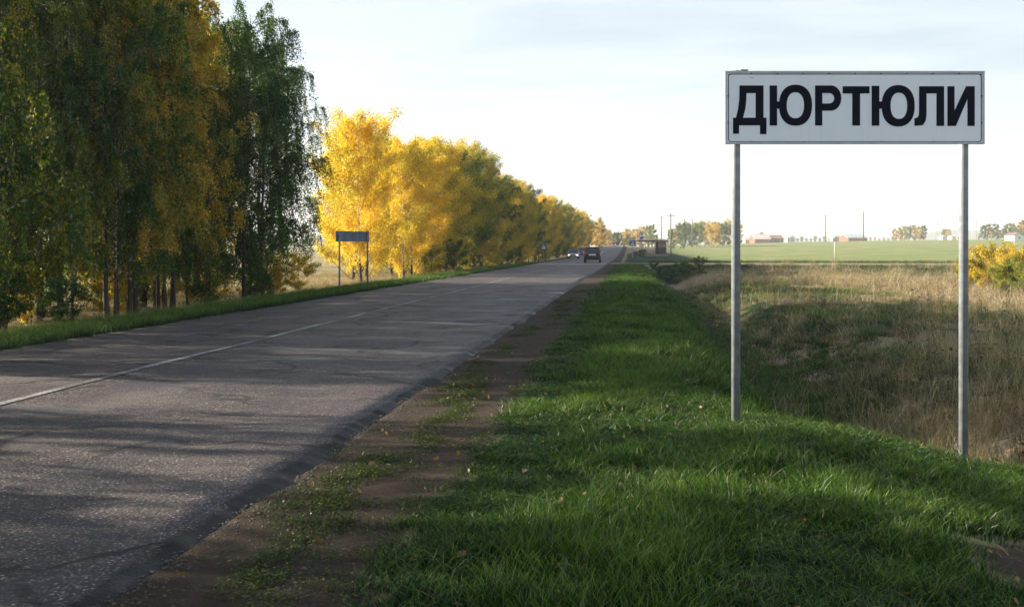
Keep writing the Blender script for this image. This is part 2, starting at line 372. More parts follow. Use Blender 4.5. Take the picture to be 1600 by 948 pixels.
def zones(x, y):
    n = fbm(x*.5, y*.5, 21)-.5
    dirt = ((x > XR-.2) & (x < -1.0)).astype(float)*(1-ss(-1.35, -.9, x+n*.5))
    weed = np.exp(-((x+1.88+n*.3)/.22)**2)*(fbm(x*.8, y*.35, 31) > .42)
    dirt = dirt*1.0
    yard = ss(101, 103, y)*(1-ss(116, 122, y))*ss(XR, XR+.5, x)*(1-ss(0, 5, x))      # trodden apron where the side road meets
    pit = np.clip(1.25*np.exp(-(((x-2.7)/.9)**2+((y-5.9)/.7)**2))*(.15+1.7*fbm(x*3, y*3, 51)), 0, 1)+0*ss(.9, 2.2, x+n)*(1-ss(8.2, 9.0, y+n))*ss(.45, .6, fbm(x*.7, y*.7, 51)+.12*ss(6.5, 4.5, y))*(1-ss(4.5, 6, x))
    dirt = np.clip(dirt+yard+pit+ss(1.9, 2.8, x)*(1-ss(3.2, 4.2, x))*ss(11, 12, y)*(1-ss(90, 100, y))*.75, 0, 1)
    lush = ss(-1.35, -.9, x+n*.5)*(1-ss(1.6, 2.6, x+n))*(1-ss(98, 102, y))
    lush = np.maximum(lush, (1-ss(9.8, 11, y))*ss(-1.35, -.9, x+n*.5)*(1-ss(4.4, 5.4, x)))*(1-pit)
    lush = np.maximum(lush*(1-ss(.25, .6, pit)), weed*.38)
    lush = np.maximum(lush, ss(XL+.1, XL-.1, x)*(1-ss(1.5, 2.3, XL-x+n)))
    lush = np.maximum(lush, ss(112, 116, y)*(1-ss(215, 260, y))*ss(-2, .5, x)*(1-ss(60, 70, x))*.9)
    lush = np.maximum(lush, ss(3.5, 6, x)*(1-ss(9, 13, x+n*6))*ss(26, 34, y)*(1-ss(66, 80, y))*.75)
    lush = np.maximum(lush, ss(92, 97, y+n*4)*(1-ss(101, 104, y))*ss(2, 3, x))
    crop = ss(122, 130, y)*ss(6, 14, x)*(1-ss(640, 700, y))
    return np.stack([dirt, lush, crop, np.ones_like(x)], -1)
ca = me.color_attributes.new('zone', 'FLOAT_COLOR', 'POINT'); ca.data.foreach_set('color', zones(X.ravel(), Y.ravel()).astype('f').ravel())
o = link('ground', me); tag(o, 'ground of grass verge, dirt shoulder, ditch, dry meadow and green field', kind='structure')

# asphalt: a slab with rutted top and ragged, broken rim 6 cm proud of the shoulder
ry = axis([(-60, 0, 4), (0, 3, .5), (3, 14, .05), (14, 24, .12), (24, 60, .5), (60, 150, 2), (150, 500, 6), (500, 2000, 60)])
tt = np.concatenate([[0, 0], np.linspace(0, 1, 30), [1, 1]])
RX, RY = np.meshgrid(tt, ry)
lrag = (fbm(RY*.7, RY*0+1, 61)-.5)*.30; rrag = (fbm(RY*1.6, RY*0+5, 71)-.5)*.16+(fbm(RY*9, RY*0+2, 72, 5)-.5)*.07
W = XL+lrag+(XR-XL+rrag-lrag)*RX
rut = -.016*(np.exp(-((W+3.6)/.45)**2)+np.exp(-((W+5.4)/.45)**2)+np.exp(-((W+7.5)/.45)**2)+np.exp(-((W+9.1)/.45)**2))+(fbm(W*.6, RY*.35, 81)-.5)*.035
RZ = rise(RY)+rut
RZ[:, 0] -= .06; RZ[:, -1] -= .065; W[:, -1] += .17; W[:, 0] -= .05
RZ[:, 1] -= .015; RZ[:, -2] -= .004; W[:, -2] += .0
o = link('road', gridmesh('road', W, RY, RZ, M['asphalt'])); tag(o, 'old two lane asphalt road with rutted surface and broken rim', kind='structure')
def road_z(x, y):
    return rise(y)-.016*(np.exp(-((x+3.6)/.45)**2)+np.exp(-((x+5.4)/.45)**2)+np.exp(-((x+7.5)/.45)**2)+np.exp(-((x+9.1)/.45)**2))+(fbm(np.asarray(x)*.6, np.asarray(y)*.35, 81)-.5)*.035
ly = axis([(0, 3, .5), (3, 20, .12), (20, 60, .5), (60, 150, 2), (150, 440, 6)])
LX, LY = np.meshgrid(np.array([0, .5, 1.]), ly)
LX = XC-.06+LX*.12+(fbm(LY*.2, LY*0, 91)-.5)*.03
o = link('centre_line', gridmesh('centre_line', LX, LY, np.maximum(road_z(LX, LY), road_z(LX+.12, LY))+.008, M['line'])); tag(o, 'thin worn white centre line painted along the road', kind='structure')
# side road: gravel sheet across the verge
sxs = axis([(XR-.02, 8, .5), (8, 120, 4)]); sys_ = np.linspace(-3.2, 3.2, 9)
SX, SY = np.meshgrid(sxs, sys_)
wd = 1+.9*np.exp(-(SX-XR)/2.2)
SYY = 108.5+SY*wd*.55*(1+.2*(fbm(SX*.5, SY*0, 14)-.5))
o = link('side_road', gridmesh('side_road', SX, SYY, zg(SX, SYY)+.02, M['gravel'])); tag(o, 'pale gravel side road leaving the asphalt to the right', kind='structure')
# low hills on the horizon, several kilometres out
def hill(pts, Yd, name, label):
    us = np.linspace(pts[0][0], pts[-1][0], 60); hs = np.interp(us, [p[0] for p in pts], [p[1] for p in pts])
    hs = hs+(fbm(us*.05, us*0, 3)-.5)*2.0*(hs > .5)
    row = np.linspace(0, 1, 9); U, T = np.meshgrid(us, row); H = np.interp(U[0], us, hs)[None, :]*np.sin(T*math.pi)**.8
    YY = Yd+(T-.5)*900; XX = np.array([[lat(u, Yd) for u in us]]*9); ZZ = 3+H*Yd/1600+np.maximum(0, 0)
    o = link(name, gridmesh(name, XX, YY, ZZ, mat(name+'_cover', (.07, .085, .05), .95, 0, (.004, .3)))); tag(o, label, kind='structure')
hill([(1330, 0), (1385, 12), (1430, 20), (1480, 27), (1540, 26), (1620, 20), (1800, 10), (1900, 0)], 3000, 'hill', 'low blue hazy hill behind the village on the right')
hill([(900, 0), (1000, 9), (1150, 11), (1300, 13), (1420, 10), (1500, 0)], 3600, 'hill', 'faint flat hill line far beyond the green field')
hill([(-900, 10), (-300, 16), (300, 18), (520, 17), (800, 14), (900, 12), (960, 0)], 3300, 'hill', 'wooded low hill line beyond the straw field on the left')

# ------------------------------------------------------------------ trees
def tubes_np(paths, radii, n=4):
    """many tubes of equal point count: paths (K,P,3), radii (K,P)"""
    K, Pn, _ = paths.shape
    d = np.gradient(paths, axis=1); d /= np.linalg.norm(d, axis=2, keepdims=True)+1e-9
    up = np.zeros_like(d); up[..., 1] = 1
    a = np.cross(d, up); a /= np.linalg.norm(a, axis=2, keepdims=True)+1e-9; b = np.cross(d, a)
    t = np.arange(n)*2*math.pi/n
    v = paths[:, :, None, :]+(a[:, :, None, :]*np.cos(t)[None, None, :, None]+b[:, :, None, :]*np.sin(t)[None, None, :, None])*radii[:, :, None, None]
    i = np.arange(K*Pn*n).reshape(K, Pn, n); j = np.roll(i, -1, 2)
    q = np.stack([i[:, :-1], j[:, :-1], j[:, 1:], i[:, 1:]], -1).reshape(-1, 4)
    return v.reshape(-1, 3), q
def npmesh(name, v, q, m, tint=None, smooth=False):
    me = bpy.data.meshes.new(name); me.vertices.add(len(v)); me.vertices.foreach_set('co', v.astype('f').ravel())
    k = q.shape[1]
    me.loops.add(q.size); me.loops.foreach_set('vertex_index', q.ravel().astype('i')); me.polygons.add(len(q))
    me.polygons.foreach_set('loop_start', np.arange(0, q.size, k, dtype='i')); me.polygons.foreach_set('loop_total', np.full(len(q), k, 'i'))
    me.polygons.foreach_set('use_smooth', np.full(len(q), smooth)); me.update()
    if tint is not None:
        c = me.color_attributes.new('tint', 'FLOAT_COLOR', 'POINT'); c.data.foreach_set('color', np.concatenate([tint, np.ones((len(tint), 1))], 1).astype('f').ravel())
    me.materials.append(m); return me
def leaves(P, size, rs, tint, m, droop=.5, name='crown'):
    n = len(P); sz = size*rs.uniform(.65, 1.25, n)[:, None]
    ax = rs.normal(size=(n, 3)); ax[:, 2] -= droop*1.5; ax /= np.linalg.norm(ax, axis=1, keepdims=True)
    o2 = rs.normal(size=(n, 3)); sd = np.cross(ax, o2); sd /= np.linalg.norm(sd, axis=1, keepdims=True)
    nn = np.cross(ax, sd)
    v = np.stack([P, P+ax*sz*.45+sd*sz*.38+nn*sz*.08, P+ax*sz, P+ax*sz*.45-sd*sz*.38+nn*sz*.08], 1).reshape(-1, 3)
    q = np.arange(n*4).reshape(n, 4)
    return npmesh(name, v, q, m, np.repeat(tint, 4, 0))
def gen_tree(seed, H, weep=1.0, nl=34, tw=12, lf=50, size=.085, t0=.14, wide=.24, rise_=1.0, prof='birch', trad=.12, spread=.075, twl=(.5, 1.5)):
    rs = RS(seed)
    tp = 10; s = np.linspace(0, 1, tp)
    tr = np.stack([np.cumsum(rs.normal(0, .05, tp))*H/12, np.cumsum(rs.normal(0, .05, tp))*H/12, s*H*.96], -1); tr[0, :2] = 0
    rad = trad*(H/12)*(1-s)**.8+.012; rad[0] *= 1.35
    v0, q0 = tubes_np(tr[None], rad[None], 7)
    t = t0+(.97-t0)*((np.arange(nl)+rs.rand(nl)*.8)/nl)**.9
    az = np.arange(nl)*2.4+rs.normal(0, .5, nl)
    if prof == 'birch': pr = np.clip(1-((t-.46)/.62)**2, .12, 1)**.8
    elif prof == 'aspen': pr = np.clip(1-((t-.33)/.70)**2, .15, 1)**.6*np.where(t < .3, .85, 1)
    elif prof == 'pine': pr = np.clip(1.05-t, .05, 1)
    else: pr = np.clip(1-((t-.5)/.8)**2, .3, 1)
    Ln = H*wide*pr*rs.uniform(.6, 1.18, nl)
    st = np.stack([np.interp(t, s, tr[:, k]) for k in range(3)], -1)
    u = np.linspace(0, 1, 6)
    hd = np.stack([np.cos(az), np.sin(az), 0*az], -1)
    el = rs.uniform(.55, 1.25, nl)*rise_
    path = st[:, None]+hd[:, None]*(Ln[:, None]*u**.9)[..., None]
    path[..., 2] += Ln[:, None]*(el[:, None]*u-(.35*weep+.1)*u**2)
    path[..., :2] += np.cumsum(rs.normal(0, .03, (nl, 6, 2)), 1)
    v1, q1 = tubes_np(path, (.030*(H/12)*(Ln/Ln.max())[:, None]+.006)*(1-u*.8)[None], 4)
    tv = np.concatenate([v0, v1]); tq = np.concatenate([q0, q1+len(v0)])
    # twigs
    T = nl*tw; li = np.repeat(np.arange(nl), tw); su = rs.uniform(.15, 1.0, T)**.8
    k0 = np.clip((su*5).astype(int), 0, 4); fr = (su*5-k0)[:, None]
    ts = path[li, k0]*(1-fr)+path[li, k0+1]*fr
    ang = az[li]+rs.normal(0, 1.0, T); ln = rs.uniform(*twl, T)*(H/12)*(.55+.45*pr[li])
    td = np.stack([np.cos(ang), np.sin(ang), 0*ang], -1)
    uu = rs.rand(T, lf)**.8
    P = ts[:, None]+td[:, None]*(ln[:, None]*.55*uu)[..., None]*(1.15-.6*min(weep, 1))
    P[..., 2] += ln[:, None]*(.55*rise_*uu-weep*1.15*uu**1.7)
    P = P.reshape(-1, 3)+rs.normal(0, spread, (T*lf, 3))
    P[:, 2] = np.maximum(P[:, 2], .12+.3*rs.rand(len(P)))
    # twig wood as hair-thin strands
    uw = np.linspace(0, 1, 4); tw_ = ts[:, None]+td[:, None]*(ln[:, None]*.55*uw)[..., None]*(1.15-.6*min(weep, 1)); tw_[..., 2] += ln[:, None]*(.55*rise_*uw-weep*1.15*uw**1.7)
    v2, q2 = tubes_np(tw_, np.full((T, 4), .0045), 3)
    tq = np.concatenate([tq, q2+len(tv)]); tv = np.concatenate([tv, v2])
    tint = np.stack([rs.rand(T*lf), np.repeat(np.clip(rs.rand(nl)[li]*.6+rs.rand(T)*.4, 0, 1), lf), rs.rand(T*lf)], -1)
    return npmesh('trunk', tv, tq, M['bark'], smooth=True), leaves(P, size, rs, tint, M['leaf'], .5*weep)
TREES = dict(
    weeping=[gen_tree(11+k, 12, 1.25, 40, 14, 66, .085, .10, .27, prof='birch', trad=.085, twl=(.8, 2.2)) for k in range(3)],
    birch=[gen_tree(21+k, 12, .85, 40, 13, 62, .09, .11, .26, trad=.085, twl=(.6, 1.8)) for k in range(4)],
    aspen=[gen_tree(31+k, 11, -.05, 44, 14, 74, .108, .0, .285, 1.05, 'aspen', .08, .2, (.5, 1.3)) for k in range(4)],
    distant=[gen_tree(41+k, 10, .2, 26, 9, 26, .34, .0, .30, .9, 'aspen', .12, .2, (.6, 1.3)) for k in range(3)],
    conifer=[gen_tree(51+k, 10, .3, 40, 8, 10, .26, .05, .20, .2, 'pine', .12, .1, (.3, .7)) for k in range(1)],
    shrub=[gen_tree(61+k, 2.6, .35, 26, 10, 24, .085, .02, .42, 1.0, 'bush', .05, .08, (1.5, 3.2)) for k in range(3)],
    willow=[gen_tree(71+k, 2.8, .1, 40, 12, 34, .10, .02, .48, 1.0, 'bush', .05, .09, (1.5, 3.0)) for k in range(2)],
)
def tree(name, kind, var, x, y, h, season, label, cat='tree', group=None, dark=.1, rz=None, z=None, wx=1):
    tm, lm = TREES[kind][var % len(TREES[kind])]
    H0 = dict(weeping=12, birch=12, aspen=11, distant=10, conifer=10, shrub=2.6, willow=2.8)[kind]
    o = empty(name, (x, y, float(zg(x, y))-.05 if z is None else z), random.uniform(0, 6.28) if rz is None else rz)
    k = h/H0; o.scale = (k*random.uniform(.92, 1.1)*wx,)*2+(k,)
    a = link('trunk', tm, o); a.color = (dark, 0, 0, 1)
    b = link('crown', lm, o); b.color = (*season, 1)
    tag(o, label, cat, group); return o
ordn = ['first', 'second', 'third', 'fourth', 'fifth', 'sixth', 'seventh', 'eighth', 'ninth', 'tenth', 'eleventh', 'twelfth', 'thirteenth', 'fourteenth', 'fifteenth', 'sixteenth']
# near belt, left of the road: three lines; trees further back than y=17 stand outside the frame
rr = random.Random(5)
near = []
for row, (xr, yb, ye, st) in enumerate([(-14.6, 14.0, 39.5, 2.7), (-17.6, 14.6, 43, 2.8), (-20.9, 15.5, 46, 3.0)]):
    y = yb
    while y < ye:
        near.append((row, xr+rr.uniform(-.9, .9), y+rr.uniform(-.4, .6))); y += st*(1.2 if y < 22 else .68)
def pix(x, y):
    a = YAW; fx = x*math.cos(a)+y*math.sin(a); fy = -x*math.sin(a)+y*math.cos(a); return 800+1600*fx/fy if fy > 0 else -9999
rows = {0: 'front', 1: 'middle', 2: 'rear'}
for row in range(3):
    L_ = sorted([(pix(x, y), x, y) for r_, x, y in near if r_ == row])
    vis = [q for q in L_ if q[0] > 0]
    for u, x, y in L_:
        v = rr.random()
        if u > 320 and row < 2: kind, sea, cn = 'weeping', (.17, .0, .0), 'dark green weeping'
        elif 195 < u < 320 and row < 2: kind, sea, cn = 'birch', (.60, .34, .0), 'orange leaved'
        elif u > 300 and row == 2: kind, sea, cn = 'birch', (.50, .1, .05), 'olive yellow'
        elif v < (.12 if u < 200 else .3): kind, sea, cn = 'birch', (.48, .10, .0), 'olive yellow'
        elif v < .65: kind, sea, cn = 'weeping', (.30, .05, .0), 'dark green'
        else: kind, sea, cn = 'birch', (.33, .1, .0), 'mottled green'
        h = rr.uniform(11.2, 13.2) if y < 31 else rr.uniform(10.2, 12)
        if 120 < u < 250: h *= .88
        if 250 < u < 350 and row: h += .6
        if u > 0:
            i = [q[0] for q in vis].index(u)
            lab = f'{cn} birch, {ordn[i]} from left in the {rows[row]} line of the near belt'; grp = 'birches in the near roadside belt'
        else: lab = f'tall {cn} birch beyond the left edge of the picture'; grp = 'birches of the near belt beyond the left edge'
        tree('birch_tree', kind, rr.randrange(9), x, y, h, sea, lab, 'tree', grp, dark=rr.choice([.2, .35, .5]), wx=.84 if u > 0 else .70)
for i, (x, y, h, wx_) in enumerate([(-18.2, 9.2, 12, .42), (-15, 9.75, 10.5, .36), (-14.6, 6.2, 11.4, .78), (-17.2, 5.4, 12, .9), (-15.2, 3.4, 11.5, .7), (-18.2, 3.6, 12.4, .7), (-14.7, 1.0, 12, .75), (-18.4, .4, 12, .75), (-15.2, -2.2, 12, .8), (-15.6, -6, 12, .9)]):
    tree('birch_tree', ['birch', 'weeping'][i % 2], i, x, y, h, (.3, .1, 0), 'birch of the near belt standing level with the camera, beyond the left edge', 'tree', 'birches of the near belt level with the camera', wx=wx_)
tree('birch_tree', 'birch', 1, -19.6, 44.6, 13.6, (.70, .35, .05), 'tallest orange topped birch rising above the middle of the near belt', dark=.2)
tree('birch_tree', 'birch', 2, -20.6, 41.2, 13.2, (.66, .4, .05), 'tall golden birch behind the near belt, left of the tallest orange top', dark=.2)
tree('birch_tree', 'weeping', 0, lat(404, 47), 47, 12, (.2, .0, .4), 'pale green slender birch at the right end of the near belt, left one of two', dark=.3, wx=1)
tree('birch_tree', 'weeping', 1, lat(436, 46), 46, 11.4, (.16, .0, .4), 'pale green slender birch at the right end of the near belt, right one of two', dark=.2, wx=.75)
slim = sorted([(-13.7-rr.random()*2.6, 23+i*1.55+rr.uniform(-.5, .5)) for i in range(11)], key=lambda q: pix(*q))
for i, (x, y) in enumerate(slim):
    g_ = i % 3
    tree('birch_tree', 'birch', i, x, y, rr.uniform(8.5, 11), [(.26, .05, 0), (.46, .1, 0), (.34, .1, 0)][g_],
         f'slim young {["green", "yellow", "mottled"][g_]} birch at the belt road side, {ordn[i]} from the left', 'tree', 'slim young birches at the road side of the belt', dark=[.45, .1, .25][g_], wx=.5)
# undergrowth between the trunks
und = sorted([(-13.2-rr.random()*8.5, rr.uniform(16, 44)) for i in range(30)], key=lambda q: pix(*q))
cnt = [0, 0]
for i, (x, y) in enumerate(und):
    yl = rr.random() < .45; cnt[yl] += pix(x, y) > 0; nth = cnt[yl]
    tree('shrub', 'shrub', i, x, y, rr.uniform(1.0, 2.3), (.62, .1, .0) if yl else (.3, .2, 0),
         ('yellow' if yl else 'green')+' undergrowth shrub beyond the left edge of the picture' if pix(x, y) <= 0 else ('yellow' if yl else 'green')+f' undergrowth shrub, {"number "+str(nth) if nth > 16 else ordn[max(nth, 1)-1]} of its colour from the left among the near trunks', 'shrub', ('yellow' if yl else 'green')+' undergrowth shrubs in the near belt')
# long row past the blank sign
k = 0
for row, (xr, y0) in enumerate([(-15.2, 60.5), (-18.6, 67), (-22, 76)]):
    y = y0; i = 0
    while y < 345:
        n = math.sin(y*.11+row)*.5+rr.uniform(-.5, .5)
        if y < 84 and row: sea = (.74+n*.2, .02, .05)
        elif y < 78: sea = (.72+n*.2, .04, .05)
        elif y < 105: sea = (.66+n*.3, .12, .05)
        elif row == 0: sea = (.56+n*.40, .16, 0.05) if n > -.22 else (.22, .1, 0)
        else: sea = (.68+n*.30, .14, .04)
        cn = 'dark green' if sea[0] < .35 else ('golden yellow' if sea[0] > .7 else 'orange and olive')
        if y < 130: lab = f'{cn} tree, {ordn[i]} past the blank sign in the {rows[row]} line'; g = 'autumn trees in the long roadside row'
        else: lab = f'{cn} tree in the shrinking far part of the long roadside row'; g = f'{cn} trees in the far part of the long row'
        tree('aspen_tree', 'aspen' if (sea[0] > .35 or row) else 'birch', rr.randrange(9), xr+rr.uniform(-.8, .8), y+rr.uniform(-.8, .8), rr.uniform(9.2, 11.4)*(.93 if y < 80 else 1), sea, lab, 'tree', g, dark=.1)
        y += 3.9+y*.010; i += 1
for i in range(16):
    y = 66+i*11+rr.uniform(-3, 3)
    tree('shrub', 'shrub', i, -13.4+rr.uniform(-.6, .5), y, rr.uniform(1.3, 2.8), (.25, .2, 0) if i % 3 else (.6, .2, 0), ('green' if i % 3 else 'yellow')+f' shrub at the foot of the long row, {ordn[i]} shrub past the blank sign', 'shrub', ('green' if i % 3 else 'yellow')+' shrubs at the foot of the long row')
# belt further down the road (beyond the crest)
for i in range(34):
    y = 430+i*17; x = -16+rr.uniform(-3, 3)
    tree('aspen_tree', 'distant', i, x, y, rr.uniform(10, 12.5), (.74+rr.uniform(-.08, .1), .3, .15), 'small yellow tree in the farthest stretch of the roadside row', 'tree', 'yellow trees in the farthest stretch of the row')
def cluster(name, kind, items, Yd, cat, labf, group, seed=0, wx=1):
    rq = random.Random(seed)
    for i, (u, v, sea) in enumerate(items):
        yy = Yd+rq.uniform(-12, 12); x = lat(u, yy); z = float(zg(x, yy)); top = ray(u, v, yy).z
        tree(name, kind, rq.randrange(9), x, yy, max(2.0, top-z)*rq.uniform(.85, 1.1), sea, labf(i), cat, group, wx=wx)
YEL = (.78, .25, .2); ORG = (.62, .5, .25); GRN = (.12, .1, .3); OLV = (.4, .2, .35); PAL = (.4, .1, .8)
cluster('roadside_tree', 'distant', [(962+i*7+rr.uniform(-2, 2), rr.uniform(360, 372), rr.choice([GRN, OLV, OLV])) for i in range(5)], 480, 'tree', lambda i: f'grey green tree, {ordn[i]} from the left where the road disappears', 'grey green trees at the road vanishing point', 1)
cluster('yellow_tree', 'distant', [(975+i*6, rr.uniform(355, 361), YEL) for i in range(6)], 560, 'tree', lambda i: f'golden tree, {ordn[i]} from the left behind the bus stop sign above the road end', 'golden trees above the road end', 2)
cluster('poplar_tree', 'distant', [(1014, 349, PAL), (1018, 352, PAL)], 430, 'tree', lambda i: ['tall pale grey green poplar above the bus shelter roof', 'lower pale poplar beside the tall one above the shelter'][i], None, 3)
cluster('spruce_tree', 'conifer', [(1026, 365, GRN), (1045, 353, GRN), (1051, 358, GRN), (1068, 345, GRN)], 330, 'tree', lambda i: ['small dark conifer peeking over the bus shelter roof', 'dark conifer left of the distant grove', 'second dark conifer between pole and grove', 'thin pale conifer tip rising above the distant grove'][i], None, 4)
cluster('grove_tree', 'shrub', [(1052+i*7.2+rr.uniform(-2, 2), [360, 354, 352, 351, 353, 352, 354, 350, 349, 351, 353, 350, 349, 350, 352][i], [ORG, GRN, GRN, OLV, GRN, OLV, OLV, YEL, ORG, YEL, OLV, OLV, GRN, YEL, ORG][i]) for i in range(15)], 400, 'tree',
        lambda i: f'{["rusty", "dark green", "dark green", "olive", "dark green", "olive", "olive", "yellow", "rusty", "yellow", "olive", "olive", "dark green", "yellow", "rusty"][i]} tree, {ordn[i]} from the left in the distant grove left of the sign post', 'trees in the distant grove left of the sign post', 5, .85)
cluster('village_tree', 'distant', [(1398, 357, ORG), (1406, 353, ORG), (1413, 352, ORG), (1420, 355, OLV), (1428, 354, ORG), (1436, 352, YEL), (1443, 353, GRN)], 620, 'tree', lambda i: f'{ordn[i]} tree from the left in the autumn clump in the middle of the field edge', 'trees in the clump at the field edge', 6)
cluster('village_tree', 'distant', [(1476, 357, OLV), (1482, 356, YEL), (1467, 367, YEL)], 640, 'tree', lambda i: ['olive tree beside the white hut left of the right sign post', 'yellow tree beside the white hut left of the right sign post', 'low yellow tree left of the white hut'][i], None, 7)
cluster('park_tree', 'distant', [(1530+i*6.5, [366, 350, 348, 358, 352, 358, 356, 350, 352, 350, 348, 347, 350, 352][i], [PAL, GRN, OLV, YEL, GRN, YEL, GRN, OLV, PAL, OLV, YEL, GRN, ORG, OLV][i]) for i in range(14)], 560, 'tree', lambda i: f'{ordn[i]} tree from the left in the mixed trees right of the right sign post', 'trees at the field edge on the right', 8)
cluster('field_hedge_shrub', 'shrub', [(1225+i*7, rr.uniform(369, 374), rr.choice([OLV, ORG, GRN])) for i in range(14)], 640, 'shrub', lambda i: f'low hedge tree, {ordn[i]} from the left between the red house and the barn', 'low trees between house and barn', 9, 1.0)
cluster('field_hedge_shrub', 'shrub', [(1360+i*7, rr.uniform(371, 375), rr.choice([OLV, ORG])) for i in range(6)], 640, 'shrub', lambda i: f'low field edge shrub, {ordn[i]} to the right of the blue roofed barn', 'low shrubs right of the barn', 10)
# distant wood left beyond the straw field
rq = random.Random(3)
cluster('forest_tree', 'shrub', [(380+i*5, rq.uniform(368, 378), rq.choice([GRN, OLV, GRN])) for i in range(36)], 620, 'tree', lambda i: 'dark tree of the far wood beyond the straw field', 'far wood beyond the straw field', 11, .9)
# yellow bushes right, in the meadow
for i, (u, Yb, h, sea) in enumerate([(1512, 66, 1.5, (.80, .25, 0)), (1545, 63, 2.45, (.80, .2, 0)), (1580, 61, 2.15, (.72, .25, 0)), (1615, 60, 2.3, (.78, .3, 0)), (1575, 56, 1.6, (.45, .4, .1)), (1605, 53, 1.5, (.4, .5, .1)), (1650, 58, 2.3, (.7, .3, 0))]):
    tree('willow_bush', 'willow', i, lat(u, Yb), Yb, h*.98, (max(sea[0]-.14, .46), .12, .1), ['low golden bush at the left end of the bush group by the right post', 'tallest golden bush right of the right sign post', 'golden bush third from the left in the group on the right', 'golden bush cut by the right edge of the picture', 'brownish green bush in front of the golden ones', 'brownish bush at the right edge in front of the golden ones', 'golden bush beyond the right edge of the picture'][i], 'bush')
# bushes round the shelter and side road ditch
for i, (x, y, h) in enumerate([(2.2, 95, 1.5), (3.6, 94, 1.7), (5.0, 95, 1.7), (6.4, 96, 1.4), (1.7, 180, 1.1), (.9, 184, 1.0), (2.3, 186, 1.2)]):
    tree('shrub', 'shrub', i, x, y, h, (.12, .1, 0), ['dark green shrub at the left end of the ditch mouth below the side road', 'dark green shrub second from the left at the ditch mouth', 'dark green shrub third at the ditch mouth', 'dark green shrub at the right end of the ditch mouth', 'green shrub left of the bus shelter', 'leftmost green shrub by the bus shelter', 'green shrub against the bus shelter opening'][i], 'shrub')
# leaning grey stems by the side road's left (weeds at 60,520 in the near belt)
tree('shrub', 'shrub', 1, lat(105, 20.5), 20.5, 1.0, (.02, .3, 0), 'dark low shrub at the edge of the near belt beside the green verge', 'shrub')

# ------------------------------------------------------------------ scattered ground plants (nobody could count them)
def blades(seed, n, rad, hmin, hmax, wd, lean, m, seg=3, head=0, name='blades'):
    rs = RS(seed); a = rs.rand(n)*6.28; r = rad*np.sqrt(rs.rand(n)); base = np.stack([np.cos(a)*r, np.sin(a)*r, 0*a-.01], -1)
    h = rs.uniform(hmin, hmax, n); b = rs.rand(n)*6.28; ld = np.stack([np.cos(b), np.sin(b), 0*b], -1)*(h*rs.uniform(.2, 1, n)*lean)[:, None]
    c = rs.rand(n)*6.28; sd = np.stack([np.cos(c), np.sin(c), 0*c], -1)
    V = []; Q = []; Tn = []
    u = np.linspace(0, 1, seg+1); rnd = rs.rand(n)
    rnd2 = rs.rand(n)
    w_ = wd*(1-u**2*.92)
    if head: w_ = wd*np.where(u > .8, 3.2*(1-(u-.8)/.21), .55)
    for j, uu in enumerate(u):
        c0 = base+ld*uu**2+np.array([0, 0, 1])*(h*uu*(1-.18*lean*uu))[:, None]
        V.append(np.stack([c0-sd*w_[j], c0+sd*w_[j]], 1)); Tn.append(np.repeat(np.stack([rnd, 0*rnd+uu, rnd2], -1)[:, None], 2, 1))
    V = np.stack(V, 1).reshape(-1, 3); Tn = np.stack(Tn, 1).reshape(-1, 3)
    i = np.arange(n*(seg+1)*2).reshape(n, seg+1, 2)
    Q = np.stack([i[:, :-1, 0], i[:, :-1, 1], i[:, 1:, 1], i[:, 1:, 0]], -1).reshape(-1, 4)
    return V, Q, Tn
def proto(name, parts, m):
    V = np.concatenate([p[0] for p in parts]); off = np.cumsum([0]+[len(p[0]) for p in parts[:-1]])
    Q = np.concatenate([p[1]+o for p, o in zip(parts, off)]); T = np.concatenate([p[2] for p in parts])
    o = bpy.data.objects.new(name, npmesh(name, V, Q, m, T)); return o
def leafpatch(seed, n, rad, size, m, name, hz=.06):
    rs = RS(seed); a = rs.rand(n)*6.28; r = rad*np.sqrt(rs.rand(n)); P = np.stack([np.cos(a)*r, np.sin(a)*r, rs.rand(n)*hz], -1)
    ax = rs.normal(size=(n, 3)); ax[:, 2] = ax[:, 2]*.35+.25; ax /= np.linalg.norm(ax, axis=1, keepdims=True)
    o2 = rs.normal(size=(n, 3))*.25+np.array([0, 0, 1]); sd = np.cross(ax, o2); sd /= np.linalg.norm(sd, axis=1, keepdims=True)
    sz = size*rs.uniform(.5, 1.2, n)[:, None]
    v = np.stack([P, P+ax*sz*.5+sd*sz*.35, P+ax*sz, P+ax*sz*.5-sd*sz*.35], 1).reshape(-1, 3)
    return v, np.arange(n*4).reshape(n, 4), np.repeat(rs.rand(n, 3), 4, 0)
def protos(name, objs):
    c = bpy.data.collections.new(name)
    for o in objs: c.objects.link(o)
    return c
